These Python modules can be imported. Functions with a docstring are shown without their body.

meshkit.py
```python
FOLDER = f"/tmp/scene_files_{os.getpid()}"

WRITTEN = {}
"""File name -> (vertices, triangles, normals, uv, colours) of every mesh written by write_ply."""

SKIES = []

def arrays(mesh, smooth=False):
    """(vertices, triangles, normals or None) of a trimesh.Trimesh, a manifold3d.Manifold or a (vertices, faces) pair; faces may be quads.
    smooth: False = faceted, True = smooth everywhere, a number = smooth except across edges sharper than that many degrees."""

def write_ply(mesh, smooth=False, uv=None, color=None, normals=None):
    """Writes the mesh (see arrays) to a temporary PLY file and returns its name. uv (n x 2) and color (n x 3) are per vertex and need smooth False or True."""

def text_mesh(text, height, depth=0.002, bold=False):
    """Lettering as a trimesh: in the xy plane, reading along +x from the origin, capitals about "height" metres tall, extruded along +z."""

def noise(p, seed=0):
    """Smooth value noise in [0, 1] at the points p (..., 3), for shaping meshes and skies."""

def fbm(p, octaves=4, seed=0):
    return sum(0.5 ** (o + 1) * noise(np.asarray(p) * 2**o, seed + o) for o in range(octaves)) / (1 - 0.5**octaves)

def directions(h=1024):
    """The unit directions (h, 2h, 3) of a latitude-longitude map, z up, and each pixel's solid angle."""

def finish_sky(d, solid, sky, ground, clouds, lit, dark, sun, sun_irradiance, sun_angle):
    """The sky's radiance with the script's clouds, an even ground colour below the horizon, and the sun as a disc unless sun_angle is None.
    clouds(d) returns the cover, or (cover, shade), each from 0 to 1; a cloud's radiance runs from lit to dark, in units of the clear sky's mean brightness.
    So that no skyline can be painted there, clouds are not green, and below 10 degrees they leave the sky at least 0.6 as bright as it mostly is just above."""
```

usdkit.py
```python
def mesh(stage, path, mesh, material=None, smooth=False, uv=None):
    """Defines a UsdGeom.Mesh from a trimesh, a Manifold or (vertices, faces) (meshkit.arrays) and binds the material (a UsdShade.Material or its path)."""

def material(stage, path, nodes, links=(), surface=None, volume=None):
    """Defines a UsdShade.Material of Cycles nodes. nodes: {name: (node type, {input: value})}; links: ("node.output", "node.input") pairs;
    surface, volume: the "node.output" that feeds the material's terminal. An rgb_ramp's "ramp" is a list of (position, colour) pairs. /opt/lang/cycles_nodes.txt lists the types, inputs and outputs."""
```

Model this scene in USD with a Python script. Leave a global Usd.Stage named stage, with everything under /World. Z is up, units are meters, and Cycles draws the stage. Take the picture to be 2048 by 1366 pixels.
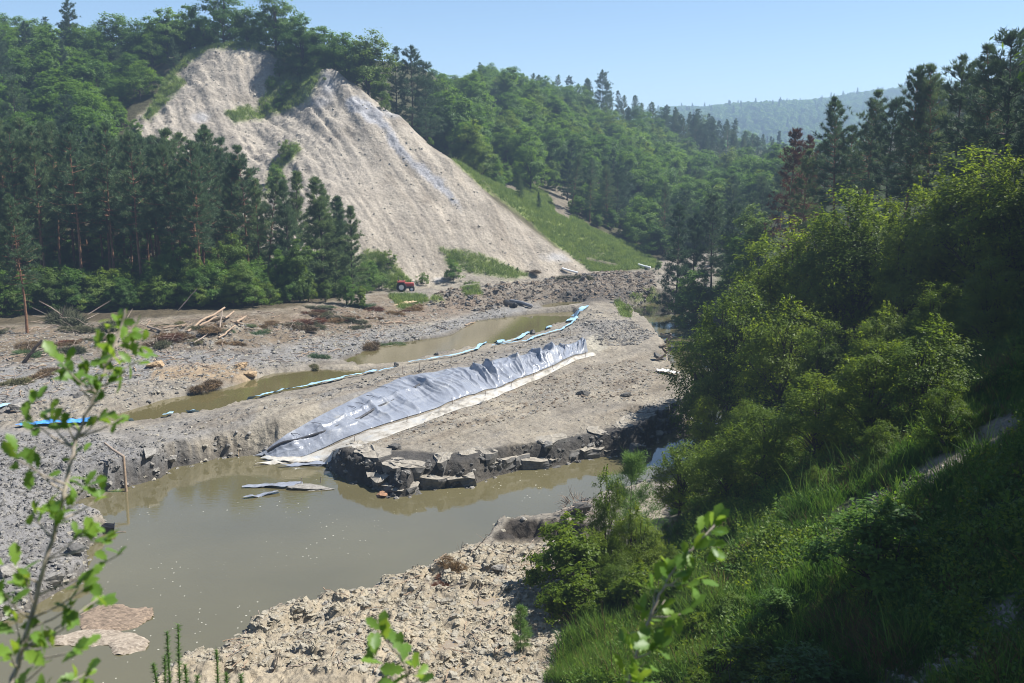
import math, random
import numpy as np, trimesh, shapely
import usdkit, meshkit
from scipy.interpolate import RBFInterpolator, RegularGridInterpolator
from scipy.spatial import cKDTree
from pxr import Usd, UsdGeom, UsdLux, UsdShade, Gf, Sdf, Vt

stage = Usd.Stage.CreateInMemory()
UsdGeom.SetStageUpAxis(stage, UsdGeom.Tokens.z)
UsdGeom.SetStageMetersPerUnit(stage, 1.0)
UsdGeom.Xform.Define(stage, '/World')
UsdGeom.Scope.Define(stage, '/World/Looks')
rng = np.random.default_rng(7)

# ------------------------------------------------------------------ camera, sky, sun, exposure
PITCH, FPX, CAM = math.radians(10.6), 1991.0, np.array([0.0, 0.0, 20.0])
cam = UsdGeom.Camera.Define(stage, '/World/Camera')
cam.CreateFocalLengthAttr(35.0)
cam.CreateHorizontalApertureAttr(35.0 * 2048 / FPX)
cam.CreateVerticalApertureAttr(35.0 * 1366 / FPX)
cam.CreateClippingRangeAttr(Gf.Vec2f(0.1, 20000))
cam.CreateFStopAttr(3.2)
cam.CreateFocusDistanceAttr(75.0)
cam.CreateExposureAttr(1.03)
cam.AddTranslateOp().Set(Gf.Vec3d(*CAM.tolist()))
cam.AddRotateXOp().Set(90 - math.degrees(PITCH))

SUN_EL, SUN_AZ = math.radians(55), math.radians(81)     # azimuth from +y towards +x
SUN = np.array([math.cos(SUN_EL) * math.sin(SUN_AZ), math.cos(SUN_EL) * math.cos(SUN_AZ), math.sin(SUN_EL)])
sun = UsdLux.DistantLight.Define(stage, '/World/Sun')
sun.CreateIntensityAttr(1.25)
sun.CreateAngleAttr(0.53)
sun.CreateNormalizeAttr(True)
sun.CreateColorAttr(Gf.Vec3f(1.0, 0.97, 0.92))
zax = Gf.Vec3d(*SUN.tolist())
sun.AddOrientOp(UsdGeom.XformOp.PrecisionDouble).Set(Gf.Rotation(Gf.Vec3d(0, 0, 1), zax).GetQuat())

sky = UsdLux.DomeLight.Define(stage, '/World/sky')
sky_mat = usdkit.material(stage, '/World/Looks/sky', {
    'sky': ('sky_texture', {'sky_type': 'single_scattering', 'sun_disc': False, 'sun_elevation': SUN_EL, 'sun_rotation': SUN_AZ,
                            'altitude': 1200.0, 'air_density': 1.0, 'aerosol_density': 0.1, 'ozone_density': 4.0}),
    'bg': ('background_shader', {'strength': 0.07})}, [('sky.color', 'bg.color')], surface='bg.background')
UsdShade.MaterialBindingAPI.Apply(sky.GetPrim()).Bind(sky_mat)
sky.GetPrim().SetCustomDataByKey('kind', 'structure')

# ------------------------------------------------------------------ where a point of the photograph lies in the place
cP, sP = math.cos(PITCH), math.sin(PITCH)
def ray(px, py):
    u, v = (np.asarray(px, float) - 1024) / FPX, (683 - np.asarray(py, float)) / FPX
    return np.stack(np.broadcast_arrays(u, cP + v * sP, -sP + v * cP), -1)
def at_z(px, py, z=0.0):
    d = ray(px, py); t = (np.asarray(z) - 20.0) / d[..., 2]
    return CAM + d * t[..., None]
def at_y(px, py, Y):
    d = ray(px, py); t = np.asarray(Y) / d[..., 1]
    return CAM + d * t[..., None]
def project(P):
    q = np.asarray(P, float) - CAM
    zc = q[..., 1] * cP - q[..., 2] * sP
    yc = q[..., 1] * sP + q[..., 2] * cP
    zs = np.maximum(zc, 0.1)
    return 1024 + FPX * q[..., 0] / zs, 683 - FPX * yc / zs, zc

# ------------------------------------------------------------------ helpers for prims
used = {}
def numbered(name):
    n = used.get(name, 0); used[name] = n + 1
    return name if n == 0 else f'{name}_{n:03d}'
def tag(prim, label=None, cat=None, group=None, kind=None):
    prim = prim.GetPrim() if hasattr(prim, 'GetPrim') else prim
    for k, v in (('label', label), ('category', cat), ('group', group), ('kind', kind)):
        if v: prim.SetCustomDataByKey(k, v)
    return prim
def put(path, V, F, mat, smooth=False, N=None, cd=None):
    V = np.asarray(V, np.float32); F = np.asarray(F, np.int32)
    m = UsdGeom.Mesh.Define(stage, path)
    if smooth and N is None:
        n = np.zeros((len(V), 3)); a = V[F].astype(float); fn = np.cross(a[:, 1] - a[:, 0], a[:, 2] - a[:, 0])
        for k in range(3): np.add.at(n, F[:, k], fn)
        l = np.linalg.norm(n, axis=1, keepdims=True); N = np.where(l > 0, n / np.maximum(l, 1e-20), [0, 0, 1.0])
    m.CreatePointsAttr(Vt.Vec3fArray.FromNumpy(V))
    m.CreateFaceVertexCountsAttr(Vt.IntArray.FromNumpy(np.full(len(F), 3, np.int32)))
    m.CreateFaceVertexIndicesAttr(Vt.IntArray.FromNumpy(np.ascontiguousarray(F.ravel())))
    m.CreateSubdivisionSchemeAttr('none')
    if len(V): m.CreateExtentAttr(Vt.Vec3fArray.FromNumpy(np.stack([V.min(0), V.max(0)])))
    if N is not None:
        m.CreateNormalsAttr(Vt.Vec3fArray.FromNumpy(np.asarray(N, np.float32))); m.SetNormalsInterpolation('vertex')
    if cd is not None:
        UsdGeom.PrimvarsAPI(m).CreatePrimvar('Cd', Sdf.ValueTypeNames.Color3fArray, 'vertex').Set(Vt.Vec3fArray.FromNumpy(np.asarray(cd, np.float32)))
    if mat is not None:
        UsdShade.MaterialBindingAPI.Apply(m.GetPrim()).Bind(M[mat])
    return m
def thing(name, label, cat, loc=(0, 0, 0), rz=0.0, scale=None, group=None, tilt=None):
    x = UsdGeom.Xform.Define(stage, '/World/' + numbered(name))
    x.AddTranslateOp().Set(Gf.Vec3d(*[float(c) for c in loc]))
    if tilt is not None or rz: x.AddRotateXYZOp().Set(Gf.Vec3f(*( (float(tilt[0]), float(tilt[1]), float(rz)) if tilt is not None else (0.0, 0.0, float(rz)))))
    if scale is not None: x.AddScaleOp().Set(Gf.Vec3f(*([float(scale)] * 3 if np.ndim(scale) == 0 else [float(s) for s in scale])))
    return tag(x.GetPrim(), label, cat, group)
def copy_of(proto, name, label, cat, loc, rz, scale, group=None, tilt=None):
    t = thing(name, label, cat, loc, rz, scale, group, tilt)
    t.GetReferences().AddInternalReference(Sdf.Path(proto)); t.SetInstanceable(True)
    return t
class MB:
    def __init__(s): s.V, s.F, s.C, s.n = [], [], [], 0
    def add(s, V, F, c=None):
        V = np.asarray(V, float).reshape(-1, 3); F = np.asarray(F, int)
        if F.shape[1] == 4: F = np.vstack([F[:, [0, 1, 2]], F[:, [0, 2, 3]]])
        s.V.append(V); s.F.append(F + s.n); s.n += len(V)
        if c is not None: s.C.append(np.broadcast_to(np.asarray(c, float), (len(V), 3)))
        return s
    def tube(s, pts, r, sides=6, c=None, cap=True):
        p = np.asarray(pts, float); r = np.broadcast_to(np.asarray(r, float), (len(p),))
        t = np.gradient(p, axis=0); t /= np.linalg.norm(t, axis=1, keepdims=True) + 1e-12
        ref = np.where(np.abs(t[:, 2:]).mean() < .9, [0, 0, 1.0], [1.0, 0, 0])
        a = np.cross(t, ref); a /= np.linalg.norm(a, axis=1, keepdims=True) + 1e-12
        b = np.cross(t, a); g = np.arange(sides) * 2 * np.pi / sides
        v = p[:, None] + r[:, None, None] * (np.cos(g)[None, :, None] * a[:, None] + np.sin(g)[None, :, None] * b[:, None])
        i, j = np.meshgrid(np.arange(len(p) - 1), np.arange(sides), indexing='ij')
        q = np.stack([i * sides + j, i * sides + (j + 1) % sides, (i + 1) * sides + (j + 1) % sides, (i + 1) * sides + j], -1).reshape(-1, 4)
        F = np.vstack([q[:, [0, 1, 2]], q[:, [0, 2, 3]]]); v = v.reshape(-1, 3)
        if cap:
            k = len(v); v = np.vstack([v, p[:1], p[-1:]]); j = np.arange(sides)
            F = np.vstack([F, np.stack([np.full(sides, k), (j + 1) % sides, j], 1), np.stack([np.full(sides, k + 1), (len(p) - 1) * sides + j, (len(p) - 1) * sides + (j + 1) % sides], 1)])
        return s.add(v, F, c)
    def box(s, c, size, R=None, col=None):
        m = trimesh.creation.box(size); v = np.array(m.vertices)
        if R is not None: v = v @ np.asarray(R).T
        return s.add(v + np.asarray(c), m.faces, col)
    def arrays(s): return np.vstack(s.V), np.vstack(s.F)
    def put(s, path, mat, smooth=False):
        V, F = s.arrays(); return put(path, V, F, mat, smooth, cd=np.vstack(s.C) if s.C else None)
def euler(rx=0, ry=0, rz=0): return trimesh.transformations.euler_matrix(rx, ry, rz)[:3, :3]

# ------------------------------------------------------------------ materials
M = {}
def mat(name, nodes, links, surface='p.BSDF', volume=None):
    M[name] = usdkit.material(stage, '/World/Looks/' + name, nodes, links, surface=surface, volume=volume); return M[name]
def plain(name, col, rough=.7, var=.25, scale=6.0, metallic=0.0, spec=.3, bump=0.0):
    c = np.asarray(col, float)
    nodes = {'tc': ('texture_coordinate', {}), 'n': ('noise_texture', {'scale': scale, 'detail': 5.0, 'roughness': .6}),
             'r': ('rgb_ramp', {'ramp': [(.3, tuple(c * (1 - var))), (.7, tuple(np.minimum(c * (1 + var), .95)))]}),
             'p': ('principled_bsdf', {'roughness': rough, 'metallic': metallic, 'specular_ior_level': spec})}
    links = [('tc.object', 'n.vector'), ('n.fac', 'r.fac'), ('r.color', 'p.base_color')]
    if bump:
        nodes['b'] = ('bump', {'strength': .6, 'distance': bump}); links += [('n.fac', 'b.height'), ('b.normal', 'p.normal')]
    return mat(name, nodes, links)
# bare earth: colour of each stretch of soil from the mesh, grain and small clods on top
def earth(name, s1, s2, b1, b2):
    mat(name, {
        'g': ('geometry', {}), 'cd': ('attribute', {'attribute': 'Cd'}),
        'n1': ('noise_texture', {'scale': s1, 'detail': 8.0, 'roughness': .65}),
        'n2': ('noise_texture', {'scale': s2, 'detail': 6.0, 'roughness': .7}),
        'v': ('voronoi_texture', {'scale': s2 * .5, 'feature': 'f1'}),
        'r1': ('rgb_ramp', {'ramp': [(.25, (.62, .6, .58)), (.5, (1, 1, 1)), (.75, (1.3, 1.28, 1.24))]}),
        'r2': ('rgb_ramp', {'ramp': [(.3, (.7, .7, .7)), (.7, (1.2, 1.2, 1.2))]}),
        'm1': ('mix_color', {'blend_type': 'multiply', 'fac': 1.0, 'use_clamp': False}), 'm2': ('mix_color', {'blend_type': 'multiply', 'fac': 1.0, 'use_clamp': False}),
        'h': ('math', {'math_type': 'add'}),
        'b': ('bump', {'strength': 1.0, 'distance': b2}), 'bb': ('bump', {'strength': 1.0, 'distance': b1}),
        'p': ('principled_bsdf', {'roughness': .93, 'specular_ior_level': .15})},
        [('g.position', 'n1.vector'), ('g.position', 'n2.vector'), ('g.position', 'v.vector'), ('n1.fac', 'r1.fac'), ('n2.fac', 'r2.fac'),
         ('cd.color', 'm1.a'), ('r1.color', 'm1.b'), ('m1.result', 'm2.a'), ('r2.color', 'm2.b'), ('m2.result', 'p.base_color'),
         ('n1.fac', 'bb.height'), ('n2.fac', 'h.value1'), ('v.distance', 'h.value2'), ('h.value', 'b.height'), ('bb.normal', 'b.normal'), ('b.normal', 'p.normal')])
earth('earth', .5, 5.0, .35, .07)
earth('scree', .20, 3.0, .35, .09)
earth('humus', .4, 3.0, .4, .1)
def water(name, mud, scale, bumpd, speck):
    mat(name, {
        'g': ('geometry', {}), 'n': ('noise_texture', {'scale': .08, 'detail': 4.0}), 'w': ('noise_texture', {'scale': scale, 'detail': 3.0, 'roughness': .5}),
        'mp': ('mapping', {'scale': (1.0, 2.0, 1.0)}),
        'r': ('rgb_ramp', {'ramp': [(.3, tuple(np.array(mud) * .85)), (.7, tuple(np.array(mud) * 1.15))]}),
        'v': ('voronoi_texture', {'scale': 2.4, 'feature': 'f1'}), 'pn': ('noise_texture', {'scale': .16, 'detail': 3.0}),
        'pr': ('map_range', {'from_min': .42, 'from_max': .62, 'to_min': 0.0, 'to_max': .11, 'clamp': True}),
        'lt': ('math', {'math_type': 'less_than'}), 'sp': ('math', {'math_type': 'multiply', 'value2': speck}),
        'mx': ('mix_color', {'b': (.5, .47, .38)}),
        'b': ('bump', {'strength': .35, 'distance': bumpd}),
        'p': ('principled_bsdf', {'roughness': .03, 'ior': 1.8, 'specular_ior_level': .5})},
        [('g.position', 'n.vector'), ('g.position', 'mp.vector'), ('mp.vector', 'w.vector'), ('n.fac', 'r.fac'), ('g.position', 'v.vector'), ('g.position', 'pn.vector'),
         ('pn.fac', 'pr.value'), ('v.distance', 'lt.value1'), ('pr.result', 'lt.value2'), ('lt.value', 'sp.value1'), ('sp.value', 'mx.fac'),
         ('r.color', 'mx.a'), ('mx.result', 'p.base_color'), ('w.fac', 'b.height'), ('b.normal', 'p.normal')])
water('river_water', (.106, .093, .048), 2.2, .008, .8)
water('pond_water', (.105, .088, .038), 2.5, .008, .3)
HAZE = .00045
# ------------------------------------------------------------------ terrain: heights through surveyed points
CZ = [  # px, py, height above the river
 (-200,760,2.0),(0,760,1.6),(150,730,1.7),(330,705,1.9),(470,665,2.6),(420,655,3.0),(560,655,2.4),(640,650,2.0),(600,692,1.5),(700,668,1.5),(0,655,2.8),(150,660,2.9),(250,650,2.9),
 (300,628,3.3),(400,625,3.3),(500,620,3.4),(600,612,3.3),(690,600,3.0),(30,715,2.1),(780,625,1.6),(850,615,1.6),(900,648,1.3),(960,628,1.2),(750,590,2.4),(810,586,2.2),(860,575,2.2),(940,570,2.4),
 (1000,600,1.5),(1020,572,2.5),(1100,575,2.2),(1180,572,2.6),(1250,548,2.8),(1130,590,1.6),(1060,598,1.5),(1290,560,1.8),(1220,592,1.6),(1250,605,.8),(1200,545,2.2),
 (100,800,1.6),(0,830,1.4),(200,790,1.6),(350,750,1.7),(450,730,1.8),(520,735,1.4),(600,715,1.3),(-200,900,1.5),
 (0,900,1.5),(100,880,1.5),(200,868,1.7),(250,905,1.7),(330,900,1.7),(0,1000,1.4),(100,985,1.2),(60,1100,1.2),(140,1095,.9),(0,1190,.8),(0,1040,1.1),(-200,1100,1.4),
 (260,852,1.3),(300,841,1.3),(430,816,1.35),(600,777,1.35),(750,747,1.4),(900,711,1.4),(1000,687,1.4),(1100,660,1.45),(1150,640,1.5),(1168,618,1.5),
 (330,870,1.6),(420,850,1.9),(500,830,2.2),(600,806,2.4),(690,785,2.6),(800,756,2.9),(900,737,2.9),(1000,716,2.9),(1100,694,2.8),(1165,680,2.7),(1190,640,2.2),(1190,620,2.2),(1180,604,2.0),(1225,625,1.9),(640,826,2.5),(560,845,2.2),
 (760,885,1.75),(700,892,1.7),(900,855,1.75),(1100,795,1.8),(1200,725,1.9),(1280,690,2.1),(1300,760,1.8),(1000,870,1.75),(1230,835,1.7),(1000,800,1.7),(860,838,1.7),(1310,685,2.2),(1330,800,1.6),(1270,845,1.7),
 (520,905,.35),(640,900,.6),(760,860,1.3),(1180,705,1.9),(1230,660,2.2),(1080,755,1.75),(830,832,1.5),(1000,776,1.65),(700,880,1.2),
 (700,1250,1.1),(500,1300,.9),(900,1155,1.1),(1000,1200,1.2),(1100,1110,1.2),(700,1366,1.2),(900,1366,1.4),(1050,1366,1.7),(1040,1075,1.1),(1200,1050,1.5),(1120,1033,1.5),(1280,1000,1.5),(450,1366,.9),(1330,960,1.3),
]
CY = [  # px, py, distance north of the camera
 (560,600,136),(720,570,148),(860,563,152),(930,545,155),(1050,552,159),(1120,550,162),(1170,546,163),
 (430,93,190),(380,118,189),(340,165,185),(270,252,172),(480,95,191),(530,108,190),(575,165,187),(560,210,184),(520,230,182),(600,190,183),(620,150,184),
 (655,133,183),(720,175,181),(800,230,178),(900,320,172),(985,400,168),(1100,490,165),
 (450,200,180),(400,250,174),(500,310,170),(540,350,164),(300,275,168),(600,240,177),(620,300,169),
 (780,350,168),(700,300,171),(850,450,160),(950,470,161.5),(750,470,156),(650,400,159),(1000,500,161),(700,220,178),(900,400,166),
 (300,500,141),(500,500,146),(100,450,144),(0,400,148),(400,400,152),(200,400,152),
 (0,130,205),(150,135,208),(280,135,207),(330,130,196),(100,250,182),(200,210,190),(0,250,177),(200,300,168),(100,350,160),
 (830,300,186),(930,370,186),(880,300,205),(950,300,225),(870,240,225),
 (1000,372,181),(1100,432,179),(1180,470,178),(1250,505,177),(1060,450,172),(1150,510,169),(1220,532,169),
 (1120,400,203),(1200,445,198),(1050,370,205),(1290,520,180),
 (1150,340,235),(1000,300,240),(1250,400,230),(1350,430,240),(1300,475,205),(1350,500,195),
 (980,190,320),(870,205,280),(1100,205,330),(1230,245,340),(1300,272,360),(1400,285,420),(1540,345,430),
 (1100,280,280),(1230,330,285),(1400,380,300),(1500,420,300),
 (1600,560,110),(1830,545,90),(2040,490,76),
 (1380,232,1500),(1420,225,1500),(1500,215,1500),(1620,222,1500),(1700,200,1480),(1800,186,1450),(2000,175,1450),(1500,270,1150),(1700,260,1150),(1300,240,1500),(1100,260,1500),
]
W = [(0,0,18.4),(0,2,17.2),(-5,0,17.4),(0,6,14),(0,10,11.2),(-10,10,10.5),(-20,10,8.5),(-40,10,7),(0,20,5.4),(-10,20,4.4),(-25,20,3.2),(0,27,2.0),(-8,28,1.3),(-20,28,-.4),(-45,30,1.0),(-30,22,2),
 (5,0,17.5),(12,0,18.3),(20,0,20.5),(-15,0,16),(-40,0,13),(5,10,12.2),(10,10,13),(16,10,15.5),(26,10,21),(0,-10,22),(20,-15,28),(-30,-15,20),(60,-20,45),(-80,-40,30),(0,-60,45),
 (-80,60,2.2),(-80,90,2.4),(-75,120,3),(-110,60,8),(-110,110,12),(-140,160,30),(-70,40,1.5),
 (-120,240,41),(-60,250,46),(-20,240,40),(-100,320,45),(0,270,35),(-200,250,44),(-250,150,44),(-300,0,50),(-200,-100,45),
 (80,100,33),(110,120,48),(60,165,20),(90,210,28),(120,270,38),(45,150,9),(36,135,4),(42,185,4),(150,60,60),(200,150,75),(250,0,80),
 (130,600,12),(200,900,18),(250,1100,28),(100,600,14),(160,760,14),(600,700,40),(0,800,50),(-600,700,80),(300,900,20),(600,300,90),(-600,200,70),(0,-600,80),(900,1500,100),(-900,1500,90),(0,2600,70),(1500,2500,80),(-1500,2500,80),(2600,0,80),(-2600,0,80),(0,-2600,80),(400,1000,14)]
def toe_x(Y): return np.interp(Y, [-20, 0, 34, 54.6, 80, 122, 170], [-16, -10, 2.0, 9.2, 15.5, 23.6, 34])
for Y in (18, 26, 34, 42, 50, 60, 72, 85, 100, 118):
    for d, k in ((.6, .5), (4, .68), (9, .68), (15, .66), (24, .58), (40, .53), (65, .5)):
        W.append((toe_x(Y) + d, Y, .9 + k * d))
ctrl = [at_z(a, b, z) for a, b, z in CZ] + [at_y(a, b, Y) for a, b, Y in CY] + [np.array(w, float) for w in W]
ctrl = np.array(ctrl)
_, keep = np.unique(np.round(ctrl[:, :2], 1), axis=0, return_index=True); ctrl = ctrl[np.sort(keep)]
rbf = RBFInterpolator(ctrl[:, :2], ctrl[:, 2], kernel='linear', smoothing=.02)

def seg_dist(P, A, closed=True, attrs=None):
    """distance of points P (n,2) to a polyline A (m,>=2); also the attributes (m,k) carried along it"""
    A = np.asarray(A, float); B = np.roll(A, -1, 0) if closed else A[1:]; A0 = A if closed else A[:-1]
    best = np.full(len(P), 1e9); at = np.zeros((len(P), A.shape[1]))
    for a, b in zip(A0, B):
        d = b[:2] - a[:2]; t = np.clip(((P - a[:2]) @ d) / max(d @ d, 1e-9), 0, 1)
        q = np.hypot(P[:, 0] - a[0] - t * d[0], P[:, 1] - a[1] - t * d[1]); m = q < best
        best[m] = q[m]; at[m] = a + t[m, None] * (b - a)
    return best, at
def inside(P, A): return shapely.contains_xy(shapely.Polygon(np.asarray(A)[:, :2]), P[:, 0], P[:, 1])
def smooth(t): t = np.clip(t, 0, 1); return t * t * (3 - 2 * t)

# water edges: px, py, height of that edge point, width of the bank above it
RIVER = [(-260,1340,0,1),(-100,1262,0,.9),(0,1250,0,.8),(60,1215,0,.8),(110,1190,0,.5),(178,1150,0,.5),(175,1100,0,.5),(215,1068,0,.5),(225,1058,0,.5),(200,1045,0,.5),(150,1030,0,.6),(140,1010,0,.6),(200,985,0,.6),(250,975,0,.5),
 (325,955,0,0.40),(345,935,0,0.40),(380,930,0,0.50),(440,915,0,0.70),(500,912,0,1.20),(560,916,0,2.00),(640,930,0,1.50),(668,945,0,0.48),(700,966,0,0.66),(740,974,0,0.84),(790,994,0,0.78),(822,994,0,0.54),(840,978,0,0.48),(930,974,0,0.60),(1000,952,0,0.66),(1050,938,0,0.66),(1100,936,0,0.54),(1180,918,0,0.54),
 (1285,904,0,0.66),(1312,882,0,0.48),(1345,858,0,0.36),(1400,826,0,0.36),(1390,790,0,0.60),(1365,765,0,0.80),(1340,745,0,0.80),(1338,712,0,0.80),(1318,690,0,0.80),(1305,668,0,0.80),(1285,652,0,0.80),(1265,632,0,0.80),(1255,614,0,0.80),(1300,606,0,0.80),(1400,604,0,0.80),
 (1440,640,0,.8),(1470,700,0,.8),(1490,760,0,.8),(1500,830,0,.8),(1440,900,0,.8),(1370,955,0,.8),(1300,985,0,.7),(1200,1003,.4,.6),(1100,1028,1.2,.3),(1020,1036,1.1,.3),(1000,1052,.4,.4),(985,1072,.3,.4),(960,1085,.5,.5),(870,1125,.7,.6),(755,1150,.8,.4),(748,1170,.8,.4),(690,1184,.6,.7),(600,1202,.6,.7),
 (515,1218,.6,.7),(480,1250,.5,.7),(432,1287,.5,.6),(360,1300,.4,.7),(330,1330,.3,.7),(270,1375,.2,.7),(200,1440,0,1),(0,1480,0,1),(-300,1480,0,1)]
POND_A = [(205,838,1,.8),(330,800,1,.8),(450,777,1,.7),(545,748,1,.8),(640,740,1,.6),(735,742,1,.5),(745,748,1,.6),(600,782,1,.9),(480,812,1,.9),(390,830,1,.8),(260,846,1,.7),(215,850,1,.6)]
POND_B = [(688,720,1,.5),(760,692,1,.7),(830,682,1,.7),(900,672,1,.6),(955,642,1,.7),(1060,629,1,.8),(1145,623,1,.6),(1150,640,1,.9),(1080,666,1,.9),(960,694,1,.9),(870,708,1,.9),(800,728,1,.7),(720,731,1,.6)]
POND_C = [(1083,611,1.1,.5),(1120,604,1.1,.5),(1168,604,1.1,.5),(1160,616,1.1,.5),(1090,619,1.1,.5)]
def world_poly(poly): return np.array([[*at_z(a, b, z)[:2], w] for a, b, z, w in poly])
RIV, PA, PB, PC = map(world_poly, (RIVER, POND_A, POND_B, POND_C))
# cut faces and hollows: floor height, polygon of its rim in the photograph (px, py, rim height)
PITS = [(.75, .35, [(1243,812,1.7),(1330,800,1.7),(1372,806,1.6),(1350,846,1.2),(1300,842,1.4),(1282,832,1.7)]),
        (1.0, .35, [(385,888,2.1),(415,862,2.3),(460,856,2.4),(490,866,2.3),(505,905,.8),(480,915,.3),(390,925,.3)]),
        (.35, .4, [(1000,1055,1.0),(1020,1040,1.3),(1120,1041,1.4),(1180,1050,1.5),(1175,1085,1.0),(1050,1088,.8),(1000,1078,.7)]),
        (.7, .5, [(905,538,3.2),(940,532,3.6),(985,545,3.2),(975,556,2.4),(915,556,2.2)])]
PITW = [(f, w, np.array([[*at_z(a, b, z)[:2], 0] for a, b, z in p])) for f, w, p in PITS]
# the ramp under the plastic sheet, running from the dike top down into the river
RAMP = [(505,914,-.1),(560,930,-.3),(640,930,-.15),(668,915,.2),(715,893,1.0),(790,860,1.5),(850,838,1.65),(880,812,1.8),(850,745,2.95),(800,755,2.85),(720,791,2.5),(640,832,1.9),(590,860,1.35),(560,880,.95),(528,902,.25)]
RAMP_IN = [(720,845,1.55),(660,870,1.15),(600,895,.55),(780,805,2.1),(830,790,2.2)]
_r = np.array([[*at_z(a, b, z)[:2], z] for a, b, z in RAMP + RAMP_IN]); RAMPW = _r[:len(RAMP)]; ramp_rbf = RBFInterpolator(_r[:, :2], _r[:, 2], kernel='thin_plate_spline', smoothing=.05)
PUDDLES = [(.95, [(868,1292),(900,1272),(935,1276),(920,1310),(880,1312)]), (.98, [(890,1340),(920,1322),(935,1340),(905,1360)]), (1.05, [(930,1218),(950,1195),(1000,1190),(1010,1203),(975,1216)])]

def fb(x, y, s, o=4, seed=0): return meshkit.fbm(np.stack([x * s, y * s, np.full_like(x, seed * 7.3)], -1), o, seed) - .5
def cells(x, y, size, seed):
    """broken ground: a plate index, its distance to the crack beside it"""
    r = np.random.default_rng(seed); n = 400000
    gx, gy = np.floor(x / size), np.floor(y / size)
    best = np.full(x.shape, 1e9); second = best.copy(); idv = np.zeros(x.shape); cx = np.zeros(x.shape); cy = np.zeros(x.shape)
    for i in (-1, 0, 1):
        for j in (-1, 0, 1):
            a, b = gx + i, gy + j
            h1 = np.abs(np.sin(a * 127.1 + b * 311.7 + seed) * 43758.5453) % 1; h2 = np.abs(np.sin(a * 269.5 + b * 183.3 + seed) * 43758.5453) % 1
            px, py = (a + h1) * size, (b + h2) * size
            d = np.hypot(x - px, y - py); m = d < best
            second = np.where(m, best, np.minimum(second, d)); best = np.where(m, d, best); idv = np.where(m, h1 * 7.77 % 1, idv); cx = np.where(m, x - px, cx); cy = np.where(m, y - py, cy)
    return idv, second - best, cx, cy

def region(X, Y, poly, ylim=(0, 1e9), Z=None):
    """soft mask of the ground that lies within a stretch outlined in the photograph"""
    px, py, zc = project(np.stack([X, Y, Z], -1))
    m = inside(np.stack([px, py], -1), poly) & (Y > ylim[0]) & (Y < ylim[1])
    return m

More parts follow.
